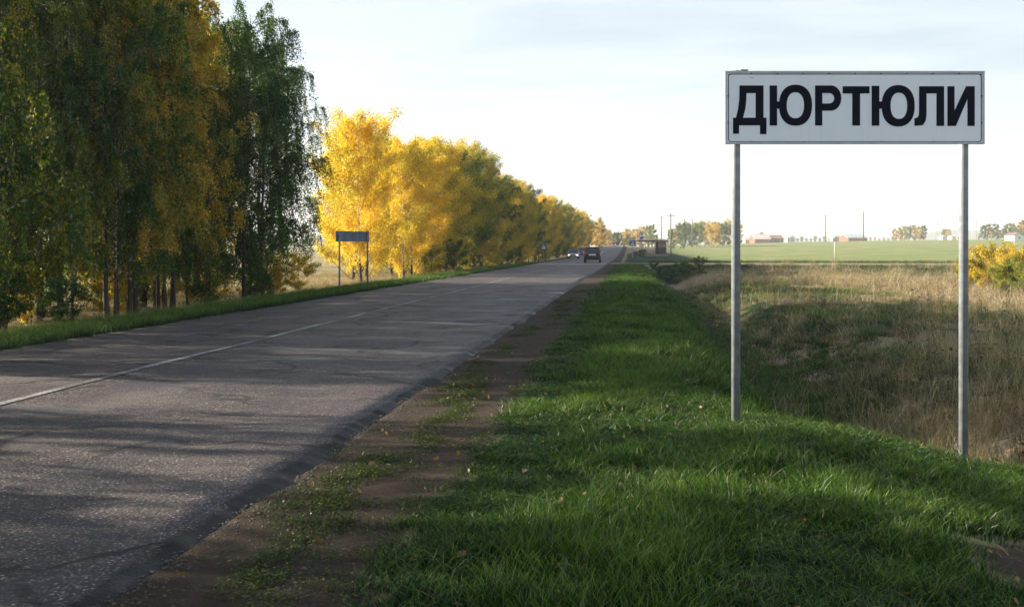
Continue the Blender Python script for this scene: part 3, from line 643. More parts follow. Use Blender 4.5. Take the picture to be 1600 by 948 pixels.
def scatter(name, P, rot, scl, coll, label, cat, m, nidx):
    me = bpy.data.meshes.new(name); me.vertices.add(len(P)); me.vertices.foreach_set('co', P.astype('f').ravel())
    a = me.attributes.new('rot', 'FLOAT_VECTOR', 'POINT'); a.data.foreach_set('vector', rot.astype('f').ravel())
    a = me.attributes.new('scl', 'FLOAT_VECTOR', 'POINT'); a.data.foreach_set('vector', scl.astype('f').ravel())
    a = me.attributes.new('idx', 'INT', 'POINT'); a.data.foreach_set('value', nidx.astype('i'))
    me.materials.append(m)
    o = link(name, me); tag(o, label, cat, kind='stuff')
    g = bpy.data.node_groups.new(name+'_scatter', 'GeometryNodeTree')
    g.interface.new_socket('Geometry', in_out='INPUT', socket_type='NodeSocketGeometry'); g.interface.new_socket('Geometry', in_out='OUTPUT', socket_type='NodeSocketGeometry')
    gi = g.nodes.new('NodeGroupInput'); go = g.nodes.new('NodeGroupOutput'); ip = g.nodes.new('GeometryNodeInstanceOnPoints'); ci = g.nodes.new('GeometryNodeCollectionInfo')
    ci.inputs['Collection'].default_value = coll; ci.inputs['Separate Children'].default_value = True; ci.inputs['Reset Children'].default_value = True
    def na(nm, dt):
        x = g.nodes.new('GeometryNodeInputNamedAttribute'); x.data_type = dt; x.inputs['Name'].default_value = nm; return x.outputs['Attribute']
    g.links.new(gi.outputs[0], ip.inputs['Points']); g.links.new(ci.outputs[0], ip.inputs['Instance']); ip.inputs['Pick Instance'].default_value = True
    g.links.new(na('idx', 'INT'), ip.inputs['Instance Index']); g.links.new(na('scl', 'FLOAT_VECTOR'), ip.inputs['Scale'])
    e2r = g.nodes.new('FunctionNodeEulerToRotation'); g.links.new(na('rot', 'FLOAT_VECTOR'), e2r.inputs[0]); g.links.new(e2r.outputs[0], ip.inputs['Rotation'])
    g.links.new(ip.outputs[0], go.inputs[0]); md = o.modifiers.new('scatter', 'NODES'); md.node_group = g
    return o
def area(rs, x0, x1, y0, y1, dens):
    n = int((x1-x0)*(y1-y0)*dens); return rs.uniform(x0, x1, n), rs.uniform(y0, y1, n)
def collect(rs, areas):
    xs_, ys_, sc = [], [], []
    for x0, x1, y0, y1, d, s in areas:
        x, y = area(rs, x0, x1, y0, y1, d); xs_.append(x); ys_.append(y); sc.append(np.full(len(x), s))
    return np.concatenate(xs_), np.concatenate(ys_), np.concatenate(sc)
def put(name, rs, x, y, s, keep, hs, coll, n, label, cat, m, tilt=.12, dz=0):
    x, y, s = x[keep], y[keep], s[keep]; hs = hs[keep] if hasattr(hs, '__len__') else np.full(len(x), hs)
    P = np.stack([x, y, zg(x, y)+dz], -1); rot = np.stack([rs.normal(0, tilt, len(x)), rs.normal(0, tilt, len(x)), rs.rand(len(x))*6.28], -1)
    v = rs.uniform(.75, 1.25, len(x)); scl = np.stack([s*v, s*v, hs*v], -1)
    return scatter(name, P, rot, scl, coll, label, cat, m, rs.randint(0, n, len(x)))
G = [proto('grass_tuft', [blades(100+k, 46, .13, .05, .17, .0028, .75, None), blades(120+k, 6, .10, .14, .24, .0024, .9, None)], M['grass']) for k in range(6)]
grassC = protos('grass_tufts', G)
Wd = [proto('weed_tuft', [leafpatch(130+k, 46, .11, .021, None, 'w', .05), blades(140+k, 22, .10, .02, .07, .0025, .8, None)], M['weed']) for k in range(4)]
weedC = protos('weed_tufts', Wd)
Dg = [proto('dry_stalks', [blades(150+k, [10, 18, 5, 14, 22, 8][k], .22, .35, 1.0, .0034, [.25, .6, 1.1][k % 3], None, 4, 1), blades(160+k, 34, .26, .08, .42, .0038, 1.3, None, 3)], M['drygrass']) for k in range(6)]
dryC = protos('dry_stalk_tufts', Dg)
def curled_leaf(seed):
    r_ = RS(seed); n = 8; a = np.arange(n)/n*2*math.pi; L0 = .022*r_.uniform(.7, 1.3); c_ = r_.uniform(6, 26)
    X_ = np.cos(a)*L0*(1+.25*np.cos(a)); Y_ = np.sin(a)*L0*.72*(1+.1*r_.rand(n)); Z_ = c_*Y_**2+r_.uniform(-8, 12)*X_**2
    V = np.concatenate([np.stack([X_, Y_, Z_], -1), [[0, 0, 0], [L0*.5, 0, 0]]]); Q = np.array([[0, 1, 8, 9], [1, 2, 3, 8], [3, 4, 5, 8], [5, 6, 7, 8], [7, 0, 9, 8]])
    return V, Q, np.repeat(r_.rand(1, 3), len(V), 0)
Fl = [proto('leaf_fallen', [curled_leaf(170+k)], M['fallen']) for k in range(8)]
def pebble(seed):
    r_ = RS(seed); lat_ = [(-.6, .55), (.0, 1.), (.7, .6)]; V = []
    for z_, rr2 in lat_: V += [(math.cos(a_)*rr2*r_.uniform(.75, 1.15), math.sin(a_)*rr2*r_.uniform(.75, 1.15), z_*.6) for a_ in np.arange(6)/6*2*math.pi]
    Q = [[j*6+i, j*6+(i+1) % 6, (j+1)*6+(i+1) % 6, (j+1)*6+i] for j in range(2) for i in range(6)]+[[12, 13, 14, 15], [12, 15, 16, 17]]
    return np.array(V)*.011, np.array(Q), np.repeat(r_.rand(1, 3), 18, 0)
Pb = [proto('pebble', [pebble(190+k)], M['stone']) for k in range(6)]; pebC = protos('pebble_shapes', Pb)
Dd = [proto('dead_blades', [blades(200+k, 12, .12, .03, .10, .0018, 1.3, None)], M['thatch']) for k in range(4)]; deadC = protos('dead_blade_tufts', Dd)
fallC = protos('fallen_leaf_shapes', Fl)
rs = RS(1)
x, y, s = collect(rs, [(-1.6, 5.4, 3.2, 7, 190, .95), (-1.6, 5.4, 7, 12.5, 120, 1.1), (-1.6, 2.8, 12.5, 30, 60, 1.4), (-1.6, 3, 30, 101, 13, 2.6)])
zz = zones(x, y); kp = (rs.rand(len(x)) < (zz[:, 1]*1.1-.05)*(.45+1.1*ss(.38, .55, fbm(x*1.6, y*1.6, 88)))) & (x < 2.9+ (y < 11.5)*2.6)
put('verge_grass', rs, x, y, s, kp, (.36+.72*ss(.3, .7, fbm(x*1.1, y*1.1, 17)))*(1-.6*np.exp(-((x-1.9)**2/6+(y-9.4)**2/1.2)))*np.where(x < -.6, .6, 1)*np.clip(s, 1, 1.25), grassC, 6, 'lush green grass on the verge under the place name sign', 'grass', M['grass'])
x, y, s = collect(rs, [(-2.4, -1.0, 3.2, 12, 150, 1.0), (-2.4, -1.0, 12, 40, 45, 1.4)])
kp = (rs.rand(len(x)) < np.exp(-((x+1.88)/.24)**2)*1.0*(fbm(x*1.3, y*.6, 31) > .50)+.12*(x > -1.5)*(fbm(x*2, y*2, 12) > .5))
put('shoulder_weeds', rs, x, y, s, kp, .7, weedC, 4, 'low trodden weeds on the dirt shoulder beside the asphalt', 'weeds', M['weed'])
x, y, s = collect(rs, [(2.2, 16, 9.5, 24, 20, 1.0), (2.2, 30, 24, 50, 6, 1.35), (3, 70, 50, 103, 1.9, 2.1)])
nn_ = fbm(x*.18, y*.12, 41); kp = ((rs.rand(len(x)) < .25+1.5*(fbm(x*.7, y*.7, 47)-.35)) & ((y > 11.6) | (x > 4.6)) & ((x+1.2*(fbm(x*.9, y*.9, 48)-.5) > 4.0) | (rs.rand(len(x)) < .10)) & ~((x > 3) & (x < 9.5+4*nn_) & (y > 27) & (y < 74) & (rs.rand(len(x)) < .45)))
put('dry_meadow_grass', rs, x, y, s, kp, (.25+1.25*nn_+.45*(rs.rand(len(x)) < .08))*np.where(s > 2, 1.15, 1.0), dryC, 6, 'tall dry straw coloured grass filling the meadow behind the sign', 'dry grass', M['drygrass'], .1)
Fb = [proto('dead_weed', [blades(210+k, 5, .10, .5, 1.15, .006, .25, None, 4, 1), leafpatch(220+k, 26, .14, .07, None, 'w', .7)], M['deadweed']) for k in range(4)]; forbC = protos('dead_weed_shapes', Fb)
x, y, s = collect(rs, [(2.4, 20, 10.8, 30, 2.6, 1.0), (2.4, 40, 30, 80, .5, 1.4)])
kp = rs.rand(len(x)) < .12+1.0*(fbm(x*.5, y*.5, 57) > .54)
put('dead_weeds', rs, x, y, s, kp, .85, forbC, 4, 'dark brown dead weeds standing among the straw coloured meadow grass', 'weeds', M['deadweed'], .12)
x, y, s = collect(rs, [(1.0, 14, 10.5, 30, 20, 1.6), (2.5, 14, 30, 80, 9, 2.4)])
nn_ = fbm(x*.25, y*.25, 43); kp = rs.rand(len(x)) < ss(.38, .55, nn_)*.8+.4*(x < 4.2)
put('ditch_grass', rs, x, y, s, kp, 1.5, grassC, 6, 'darker green grass patches in the ditch and meadow hollow', 'grass', M['grass'])
x, y, s = collect(rs, [(-11.9, XL-.02, 14, 45, 36, 1.5), (-11.9, XL-.02, 45, 110, 11, 2.4)])
put('far_verge_grass', rs, x, y, s, np.ones(len(x), bool), 1.3, grassC, 6, 'green grass strip along the left rim of the road', 'grass', M['grass'])
x, y, s = collect(rs, [(-24, -11.5, 14, 50, 9, 1.1), (-24, -11.5, 50, 110, 3.2, 1.7)])
kp = rs.rand(len(x)) < .35+.9*(fbm(x*.3, y*.3, 77)-.3)
put('belt_dry_grass', rs, x, y, s, kp, .42, dryC, 6, 'low dry grass under the birches on the left', 'dry grass', M['drygrass'])
x, y, s = collect(rs, [(4, 90, 94, 102.5, 2.2, 2.6), (2, 90, 112.5, 124, 2.2, 2.6)])
put('side_road_grass', rs, x, y, s, (y < 102.5) | (y > 113.5), 1.6, grassC, 6, 'green grass bordering the gravel side road', 'grass', M['grass'])
x, y, s = collect(rs, [(-2.3, 3.4, 3.4, 16, 8, 1.0), (-20, -10, 15, 45, 3, 1.5)])
kp = rs.rand(len(x)) < .25+.9*(fbm(x*.8, y*.8, 23) > .55)
put('fallen_leaves', rs, x, y, s, kp, .72, fallC, 8, 'scattered yellow fallen birch leaves in the verge grass', 'leaves', M['fallen'], .6, .05)

x, y, s = collect(rs, [(-2.45, -2.2, 3.2, 12, 900, .9), (-2.45, -.9, 3.2, 12, 240, 1.0), (-2.45, -.9, 12, 30, 60, 1.3)])
kp = rs.rand(len(x)) < .15+.85*np.exp(-(x+2.42)/.10)+.4*(fbm(x*2.5, y*2.5, 29) > .55)
put('shoulder_stones', rs, x, y, s*rs.uniform(.3, 1.3, len(s)), kp, .9, pebC, 6, 'loose grit and small stones on the dirt shoulder', 'gravel', M['stone'], .3)
x, y, s = collect(rs, [(-1.3, 5, 3.2, 12, 30, 1.0), (-1.3, 2.4, 12, 40, 12, 1.5)])
kp = rs.rand(len(x)) < .15+.6*(fbm(x*1.3, y*1.3, 33) > .55)
put('dead_grass', rs, x, y, s, kp, 1.0, deadC, 4, 'dead straw blades lying among the green verge grass', 'dry grass', M['thatch'], .5, .03)

# ------------------------------------------------------------------ place name sign
def arc(cx, cy, rx, ry, a0, a1, n): return [(cx+rx*math.cos(R(a0+(a1-a0)*i/n)), cy+ry*math.sin(R(a0+(a1-a0)*i/n))) for i in range(n+1)]
PXM = .006/3.2     # metres per pixel of the enlarged sign view
def LP(p): return ((p[0]-753.5)*PXM, (432-p[1])*PXM)
def ring(outer, inner):
    """two outlines with equal point counts -> quads of the ring"""
    return [(outer[i], outer[(i+1) % len(outer)], inner[(i+1) % len(outer)], inner[i]) for i in range(len(outer))]
def rect(x0, y0, x1, y1): return [(x0, y0), (x1, y0), (x1, y1), (x0, y1)]
def bigO(x0, x1, y0, y1, i0, i1, j0, j1):
    def sup(a0, a1, b0, b1):
        o = []
        for k in range(32):
            t = 2*math.pi*k/32; c, s_ = math.cos(t), math.sin(t); e = .88
            o.append(((a0+a1)/2+(a1-a0)/2*abs(c)**e*(1 if c > 0 else -1), (b0+b1)/2+(b1-b0)/2*abs(s_)**e*(1 if s_ > 0 else -1)))
        return o
    return ring(sup(x0, x1, y0, y1), sup(i0, i1, j0, j1))
letters = []
# each letter as convex pieces sharing edges, never overlapping
letters.append([  # D
    [(177, 142), (297, 142), (297, 180), (177, 180)], [(258, 180), (297, 180), (297, 303), (258, 303)],
    [(177, 180), (212, 180), (211, 215), (176, 210)], [(176, 210), (211, 215), (207, 255), (171, 255)], [(171, 255), (207, 255), (195, 303), (160, 303)],
    rect(145, 303, 312, 341), rect(145, 341, 175, 383), rect(280, 341, 312, 385)])
letters.append([rect(328, 142, 365, 342), rect(365, 222, 378, 258)]+bigO(375, 540, 138, 343, 413, 500, 176, 306))
bo = [(591, 142), (640, 142)]+arc(636, 205, 50, 63, -88, 88, 12)+[(640, 268), (591, 268)]
bi = [(591, 180), (628, 180)]+arc(626, 206, 25, 26, -88, 88, 12)+[(628, 232), (591, 232)]
letters.append([rect(555, 142, 591, 342)]+[(bo[i], bo[i+1], bi[i+1], bi[i]) for i in range(len(bo)-1)])
letters.append([rect(693, 146, 827, 182), rect(741, 182, 780, 342)])
letters.append([rect(838, 144, 876, 343), rect(876, 222, 891, 258)]+bigO(888, 1053, 140, 347, 932, 1016, 178, 309))
lo = [(1075, 182), (1075, 262), (1074, 290), (1066, 303), (1052, 306)]; li = [(1112, 182), (1112, 285), (1108, 318), (1094, 340), (1052, 344)]
letters.append([rect(1075, 146, 1200, 182), rect(1162, 182, 1200, 344)]+[(lo[i], lo[i+1], li[i+1], li[i]) for i in range(4)])
letters.append([rect(1217, 146, 1252, 344), rect(1317, 146, 1353, 344), [(1252, 268), (1310, 146), (1317, 146), (1317, 208), (1259, 344), (1252, 344)]])
DS = 9.62
def build_sign():
    p = ray(1335.5, 388, 10); sc_ = DS
    # sign plane is parallel to the picture: place by distance along the view direction
    f = Vector((-math.sin(YAW), math.cos(YAW), 0)); r = Vector((math.cos(YAW), math.sin(YAW), 0))
    base = f*DS+r*((1335.5-800)/1600*DS*1.0)
    zb = 1.6+(388-224.5)/1600*DS
    sg = empty('place_name_sign', (base.x, base.y, 0), YAW)
    tag(sg, 'large white place name sign reading ДЮРТЮЛИ on two grey posts in the verge', 'road sign')
    k = DS/9.6
    Wp, Hp = 1293*PXM*k, 360*PXM*k
    def q(pt): x_, z_ = LP(pt); return (x_*k, z_*k+zb)
    mb = MB().box(-Wp/2+.006, Wp/2-.006, .0, .022, zb+.006, zb+Hp-.006); mb.build('panel', M['panel'], sg, bevel=.002)
    fr = MB(); e = .014
    fr.box(-Wp/2-.004, Wp/2+.004, -.009, .035, zb+Hp-e, zb+Hp+.004); fr.box(-Wp/2-.004, Wp/2+.004, -.009, .035, zb-.004, zb+e)
    fr.box(-Wp/2-.004, -Wp/2+e, -.007, .033, zb+e, zb+Hp-e); fr.box(Wp/2-e, Wp/2+.004, -.007, .033, zb+e, zb+Hp-e)
    fr.build('frame', M['rim'], sg)
    # border line, round cornered
    def rr_(x0, z0, x1, z1, rad):
        o = []
        for cx_, cz_, a in ((x1-rad, z1-rad, 0), (x0+rad, z1-rad, 90), (x0+rad, z0+rad, 180), (x1-rad, z0+rad, 270)): o += arc(cx_, cz_, rad, rad, a, a+90, 6)
        return o
    a = rr_(-Wp/2+.024, zb+.014, Wp/2-.022, zb+Hp-.021, .03); b = rr_(-Wp/2+.0325, zb+.021, Wp/2-.0305, zb+Hp-.0285, .024)
    mb = MB()
    for quad in ring(a, b): mb.add([(x_, -.0015, z_) for x_, z_ in quad], [(0, 1, 2, 3)])
    mb.build('border', M['border'], sg)
    for L1 in letters:
        mb = MB()
        for pc in L1:
            mb.add([(*q(c)[:1], -.0035, q(c)[1]) for c in pc]+[(q(c)[0], -.0002, q(c)[1]) for c in pc],
                   [tuple(range(len(pc)))]+[(i, (i+1) % len(pc), (i+1) % len(pc)+len(pc), i+len(pc)) for i in range(len(pc))])
        mb.build('letter', M['black'], sg)
    rv = MB().tube([(0, -.008, 0), (0, -.0005, 0)], [.0065, .008], 8).mesh('rivet', M['border'])
    spots = [(xx, 84) for xx in (237, 367, 495, 625, 755, 885, 1015, 1145, 1275)]+[(xx, 423) for xx in (237, 500, 887, 1145)]+[(121, 195), (121, 328), (1388, 195), (1388, 328)]+[(126, 88), (1384, 88)]
    for s_ in spots: c = q(s_); link('rivet', rv, sg, (c[0], 0, c[1]))
    for j, (u, vb, dz_) in enumerate(((1152.5, 664, 0), (1511, 708, 0))):
        x_ = (u-1335.5)/1600*DS
        wp = base+r*x_; zt = float(zg(wp.x, wp.y))-.15
        mb = MB().tube([(x_, .075, zt), (x_, .075, zb-.0+ .03), (x_, .075, zb+Hp+(.018 if j == 0 else -.02))], .0415 if j == 0 else .0425, 20)
        po = mb.build('post', M['galv'], sg)
        for zz_ in (zb+.12, zb+Hp-.12):
            MB().box(x_-.055, x_+.055, .036, .122, zz_-.02, zz_+.02).build('clamp', M['galv'], sg, bevel=.004)
    MB().box(-1.06, -.99, .036, .10, zb+Hp+.019, zb+Hp+.027).build('post_cap', M['galv'], sg)
    # old scuff on the face
    mb = MB(); c = q((232, 101)); mb.add([(c[0]-.018, -.0012, c[1]+.006), (c[0]+.03, -.0012, c[1]-.004), (c[0]+.022, -.0012, c[1]-.010), (c[0]-.008, -.0012, c[1]-.002)], [(0, 1, 2, 3)]); mb.build('scratch', M['rim'], sg)
build_sign()
# blank back of the sign for the other lane
def blank_sign():
    Yd = 38; x0, x1 = lat(529, 37.5), lat(573, 38.6)
    a = Vector((x0, 37.5, 0)); b = Vector((x1, 38.6, 0)); mid = (a+b)/2; ang = math.atan2(b.y-a.y, b.x-a.x)
    sg = empty('sign_seen_from_behind', (mid.x, mid.y, 0), ang); tag(sg, 'small dark grey back of a road sign on two thin posts before the yellow trees', 'road sign')
    zt = ray(548, 361.5, Yd).z; zb = ray(548, 377.5, Yd).z; hw = .80
    MB().box(-hw, hw, 0, .02, zb, zt).build('panel', M['signback'], sg, bevel=.003)
    for zz_ in (zb+.002, zt-.022): MB().box(-hw-.003, hw+.003, -.02, -.001, zz_, zz_+.02).build('frame', M['signback'], sg)
    d = (b-a).length/2
    for s_, top in ((-1, zb+.3), (1, zt+.03)):
        p = mid+(b-a).normalized()*s_*d; zz_ = float(zg(p.x, p.y))-.1
        MB().tube([(s_*d, -.055, zz_), (s_*d, -.055, top)], .033, 10).build('post', M['galv'] if s_ < 0 else M['wood'], sg)
    for k_ in (-.4, 0, .35): MB().box(k_-.012, k_+.012, -.012, -.001, zb+.022, zt-.024).build('brace', M['signback'], sg)
blank_sign()

# ------------------------------------------------------------------ cars
glass = mat('car_glass', (.012, .016, .022), .08, 0, spec=.9); tyre = mat('tyre_rubber', (.015, .015, .016), .9); rimm = mat('wheel_rim', (.35, .36, .38), .35, .8)
plate = mat('number_plate', (.72, .72, .70), .5); redl = mat('tail_light', (.35, .01, .01), .25, emit=((1, .05, .03), .03)); trim = mat('car_trim', (.02, .02, .022), .6)
headl = mat('head_lamp_lit', (.9, .9, .85), .2, emit=((1, .93, .8), .9)); chrome = mat('chrome', (.6, .6, .62), .2, .9)
def car(name, x, y, rz, paint, suv, label, lit=False, group=None):
    c = empty(name, (x, y, float(rise(y))-.01), rz); tag(c, label, 'car', group)     # local +Y is the car's front
    pm = mat(name+'_paint', paint, .28, .35, spec=.6)
    Wd_, Lg, Ht = (1.86, 4.6, 1.76) if suv else (1.72, 4.1, 1.46)
    hw = Wd_/2; gc = .30 if suv else .22; bh = 1.08 if suv else .92
    # body: cross sections along the length: (y, half width, z bottom, z shoulder)
    hd = bh-.02
    secs = [(-Lg/2, hw*.86, gc+.12, bh-.16), (-Lg/2+.10, hw*.95, gc+.02, bh-.03), (-Lg/2+.6, hw, gc, bh), (0, hw, gc, bh), (Lg/2-1.35, hw, gc, bh-.02), (Lg/2-.7, hw*.98, gc, bh-.12), (Lg/2-.12, hw*.92, gc+.03, bh-.24), (Lg/2, hw*.80, gc+.14, bh-.40)]
    vs_ = []; n = 12
    for (yy, h_, zb, zs) in secs:
        vs_ += [(-h_*.88, yy, zb), (-h_*.98, yy, zb+.10), (-h_, yy, (zb+zs)/2), (-h_*.975, yy, zs-.10), (-h_*.93, yy, zs-.02), (-h_*.55, yy, zs+.025), (h_*.55, yy, zs+.025), (h_*.93, yy, zs-.02), (h_*.975, yy, zs-.10), (h_, yy, (zb+zs)/2), (h_*.98, yy, zb+.10), (h_*.88, yy, zb)]
    fs = [(i*n+k, i*n+(k+1) % n, (i+1)*n+(k+1) % n, (i+1)*n+k) for i in range(len(secs)-1) for k in range(n)]+[tuple(range(n)), tuple(range((len(secs)-1)*n, len(secs)*n))[::-1]]
    MB().add(vs_, fs, True).build('body', pm, c)
    # greenhouse: glass block with pillars and roof on it
    yb, yt0, yt1, yf = (-Lg/2+.12, -Lg/2+.42, .35, 1.05) if suv else (-Lg/2+.25, -Lg/2+.75, .25, 1.0)
    zr = Ht-.05; wb, wt = hw*.92, hw*.76
    gv = [(-wb, yb, bh-.03), (wb, yb, bh-.03), (wb, yf, bh-.03), (-wb, yf, bh-.03), (-wt, yt0, zr), (wt, yt0, zr), (wt, yt1, zr), (-wt, yt1, zr)]
    MB().add(gv, [(0, 1, 5, 4), (1, 2, 6, 5), (2, 3, 7, 6), (3, 0, 4, 7)]).build('windows', glass, c)
    MB().box(-wt-.03, wt+.03, yt0-.06, yt1+.05, zr-.03, Ht).build('roof', pm, c, bevel=.025)
    pl = MB()
    for sx_ in (-1, 1):
        pl.tube([(sx_*(wb+.005), yb-.01, bh-.03), (sx_*(wt+.005), yt0-.01, zr)], .05, 6); pl.tube([(sx_*(wb+.005), yf+.01, bh-.03), (sx_*(wt+.005), yt1+.01, zr)], .035, 6)
        pl.tube([(sx_*(wb+.008), -.25, bh-.03), (sx_*(wt+.008), -.28, zr)], .035, 6)
    pl.build('pillars', pm, c)
    for sx_ in (-1, 1):
        MB().box(sx_*(hw+.10)-.09, sx_*(hw+.10)+.09, yf-.25, yf-.13, bh-.02, bh+.14).build('mirror', pm if not suv else chrome, c, bevel=.03)
        if suv: MB().tube([(sx_*(wt-.03), yt0+.1, Ht+.0), (sx_*(wt-.03), yt0+.2, Ht+.05), (sx_*(wt-.03), yt1-.2, Ht+.05), (sx_*(wt-.03), yt1-.1, Ht)], .018, 6).build('roof_rail', chrome, c)
        for yy in (-Lg/2+.82, Lg/2-.80):
            wr = .36 if suv else .30
            wh = MB().tube([(sx_*(hw-.20), yy, wr), (sx_*(hw+.015), yy, wr)], wr, 20).build('wheel', tyre, c)
            MB().tube([(sx_*(hw+.0), yy, wr), (sx_*(hw+.022), yy, wr)], wr*.62, 12).build('rim', rimm, wh)
            MB().tube([(sx_*(hw-.02), yy+wr*1.12*math.cos(a_), wr+wr*1.12*math.sin(a_)) for a_ in np.linspace(0, math.pi, 9)], .035, 5).build('wheel_arch', trim, c)
        MB().box(sx_*hw*.83-.10, sx_*hw*.83+.10, -Lg/2-.02, -Lg/2+.12, bh-.12 if suv else bh-.3, bh+.12 if suv else bh-.12).build('tail_light', redl, c, bevel=.02)
        MB().box(sx_*hw*.68-.17, sx_*hw*.68+.17, Lg/2-.20, Lg/2-.015, bh-.46, bh-.28).build('headlight', headl if lit else chrome, c, bevel=.02)
    MB().box(-hw*.93, hw*.93, -Lg/2-.07, -Lg/2+.14, gc+.08, gc+.32).build('bumper', trim if suv else pm, c, bevel=.03)
    MB().box(-hw*.90, hw*.90, Lg/2-.2, Lg/2+.05, gc+.06, gc+.24).build('bumper', trim, c, bevel=.03)
    MB().box(-.42, .42, Lg/2-.10, Lg/2+.012, bh-.46, bh-.32).build('grille', trim, c, bevel=.01)
    MB().box(-.26, .26, Lg/2+.052, Lg/2+.062, gc+.10, gc+.21).build('number_plate', plate, c)
    MB().box(-.40 if suv else -.26, .40 if suv else .26, -Lg/2-.02, -Lg/2-.008, bh-.27 if suv else gc+.4, bh-.10 if suv else gc+.51).build('number_plate', plate, c)
    return c
car('off_road_car', lat(926, 117), 117, R(1.2), (.012, .014, .02), True, 'black off road car driving away, seen from behind in the right lane')
car('oncoming_car', lat(896, 158), 158, R(181), (.34, .36, .40), False, 'silver oncoming car with both headlights lit in the left lane', lit=True)
car('red_car', lat(909, 206), 206, R(180), (.22, .02, .02), False, 'dark red car half hidden behind the black off road car')
car('distant_red_car', lat(959, 405), 405, R(181), (.30, .03, .03), False, 'tiny red car where the road meets the horizon', lit=True)
car('distant_dark_car', lat(964.5, 412), 412, R(1), (.03, .03, .04), False, 'tiny dark car beside the red one where the road meets the horizon')

# ------------------------------------------------------------------ bus shelter, signs on poles
blue = mat('sign_blue', (.03, .11, .36), .5); white = mat('sign_white_print', (.72, .72, .70), .5)
def ped_sign(x, y, z, size, label, back=False):
    s_ = empty('crossing_sign', (x, y, z), YAW); tag(s_, label, 'road sign')
    zt = 2.35
    MB().tube([(0, .03, -.1), (0, .03, zt+size*.5)], .035, 8).build('post', M['galv'], s_)
    MB().box(-size/2, size/2, -.02, 0, zt-size/2, zt+size/2).build('panel', blue, s_, bevel=.004)
    h = size*.40
    MB().add([(-h, -.024, zt-h), (h, -.024, zt-h), (0, -.024, zt+h)], [(0, 1, 2)]).build('triangle', white, s_)
    w_ = MB(); g_ = size
    w_.tube([(0, -.028, zt-.01*g_), (0, -.028, zt+.12*g_)], .045*g_, 6); w_.tube([(0, -.028, zt), (-.1*g_, -.028, zt-.26*g_)], .028*g_, 5); w_.tube([(0, -.028, zt), (.1*g_, -.028, zt-.26*g_)], .028*g_, 5); w_.tube([(0, -.028, zt+.16*g_), (0, -.028, zt+.21*g_)], .035*g_, 6)
    w_.build('walking_figure', M['black'], s_)
x = lat(988.5, 172); ped_sign(x, 172, float(zg(x, 172)), .95, 'blue pedestrian crossing sign left of the bus shelter')
x = lat(849.5, 150); ped_sign(x, 150, float(zg(x, 150))-.2, .75, 'small blue pedestrian crossing sign on the left verge before the long tree row')
def bus_stop_sign():
    Yd = 182; x = lat(1002.5, Yd); z = float(zg(x, Yd)); s_ = empty('bus_stop_sign', (x, Yd, z), YAW); tag(s_, 'tall pole with pale panel over a small blue plate beside the bus shelter', 'road sign')
    MB().tube([(0, 0, -.1), (0, 0, 4.5)], .045, 8).build('post', M['galv'], s_)
    MB().box(-.32, .32, -.06, -.045, 3.75, 4.5).build('panel', mat('faded_panel', (.5, .46, .48), .6), s_)
    MB().box(-.35, .35, -.06, -.045, 3.15, 3.55).build('plate', blue, s_); MB().box(.42, .8, -.06, -.045, 3.2, 3.5).build('plate', white, s_)
bus_stop_sign()
def shelter():
    Yd = 190; cx_ = lat(1020, Yd); z = float(zg(cx_, Yd))+.38
    s_ = empty('bus_shelter', (cx_, Yd, z), YAW); tag(s_, 'small open bus shelter with mossy flat roof and dark end wall', 'bus shelter')
    brick = mat('shelter_dark_wall', (.09, .075, .07), .9, 0, (3, .3)); moss = mat('mossy_roof', (.24, .25, .07), .95, 0, (3, .4), .5); pale = mat('shelter_post_paint', (.48, .42, .34), .7)
    MB().box(-2.35, 2.35, -.9, 1.1, -.9, .02).build('floor_slab', M['gravel'], s_)
    MB().add([(-2.5, -1.25, 2.22), (2.45, -1.25, 2.18), (2.45, 1.3, 2.05), (-2.5, 1.3, 2.1), (-2.5, -1.25, 2.36), (2.45, -1.25, 2.36), (2.45, 1.3, 2.3), (-2.5, 1.3, 2.34)], [(0, 3, 2, 1), (4, 5, 6, 7), (0, 1, 5, 4), (1, 2, 6, 5), (2, 3, 7, 6), (3, 0, 4, 7)]).build('roof', M['wood'], s_)
    mb = MB(); rs_ = RS(4); n_ = 14; gx = np.linspace(-2.4, 2.4, n_); gy = np.linspace(-1.1, 1.2, 7)
    GX, GY = np.meshgrid(gx, gy); GZ = 2.4+.22*np.sin((GY+1.1)/2.3*math.pi)*(.6+.6*rs_.rand(*GX.shape))*ss(-2.6, 0, GX)
    link('moss', gridmesh('moss', GX, GY, GZ, moss), s_)
    MB().box(.55, .75, -.85, 1.0, .02, 2.04).build('side_wall', mat('shelter_dark_red_wall', (.06, .03, .03), .9, 0, (4, .3)), s_)  # side wall, darker and redder than the end wall
    MB().box(.76, 2.1, -.85, -.7, .02, 1.15).build('front_panel', brick, s_); MB().box(.76, 2.1, -.86, -.71, 1.16, 1.75).build('notice_board', mat('faded_red_board', (.30, .14, .14), .7, 0, (3, .3)), s_); MB().box(.76, 2.1, -.855, -.7, 1.76, 2.03).build('front_panel', brick, s_)
    MB().box(1.95, 2.1, -.69, 1.0, .02, 2.03).build('end_wall', brick, s_)
    for px_ in (-2.1, -1.6, -1.05, -.5, .05, .42): MB().box(px_-.04, px_+.04, .9, .98, .02, 2.06).build('rear_post', pale, s_)
    for px_ in (-2.1, -.9): MB().box(px_-.05, px_+.05, -.85, -.75, .02, 2.15).build('front_post', pale, s_)
    MB().box(-2.1, .45, .88, .99, .5, .58).build('rail', pale, s_); MB().box(-2.0, .4, .35, .75, .42, .48).build('bench', M['wood'], s_)
    MB().tube([(2.35, -1.2, 2.35), (3.05, -1.2, 1.75)], .06, 5).build('roof_strut', white, s_)
shelter()
bpy.data.objects['bus_shelter'].scale = (1.12, 1.12, 1.1)
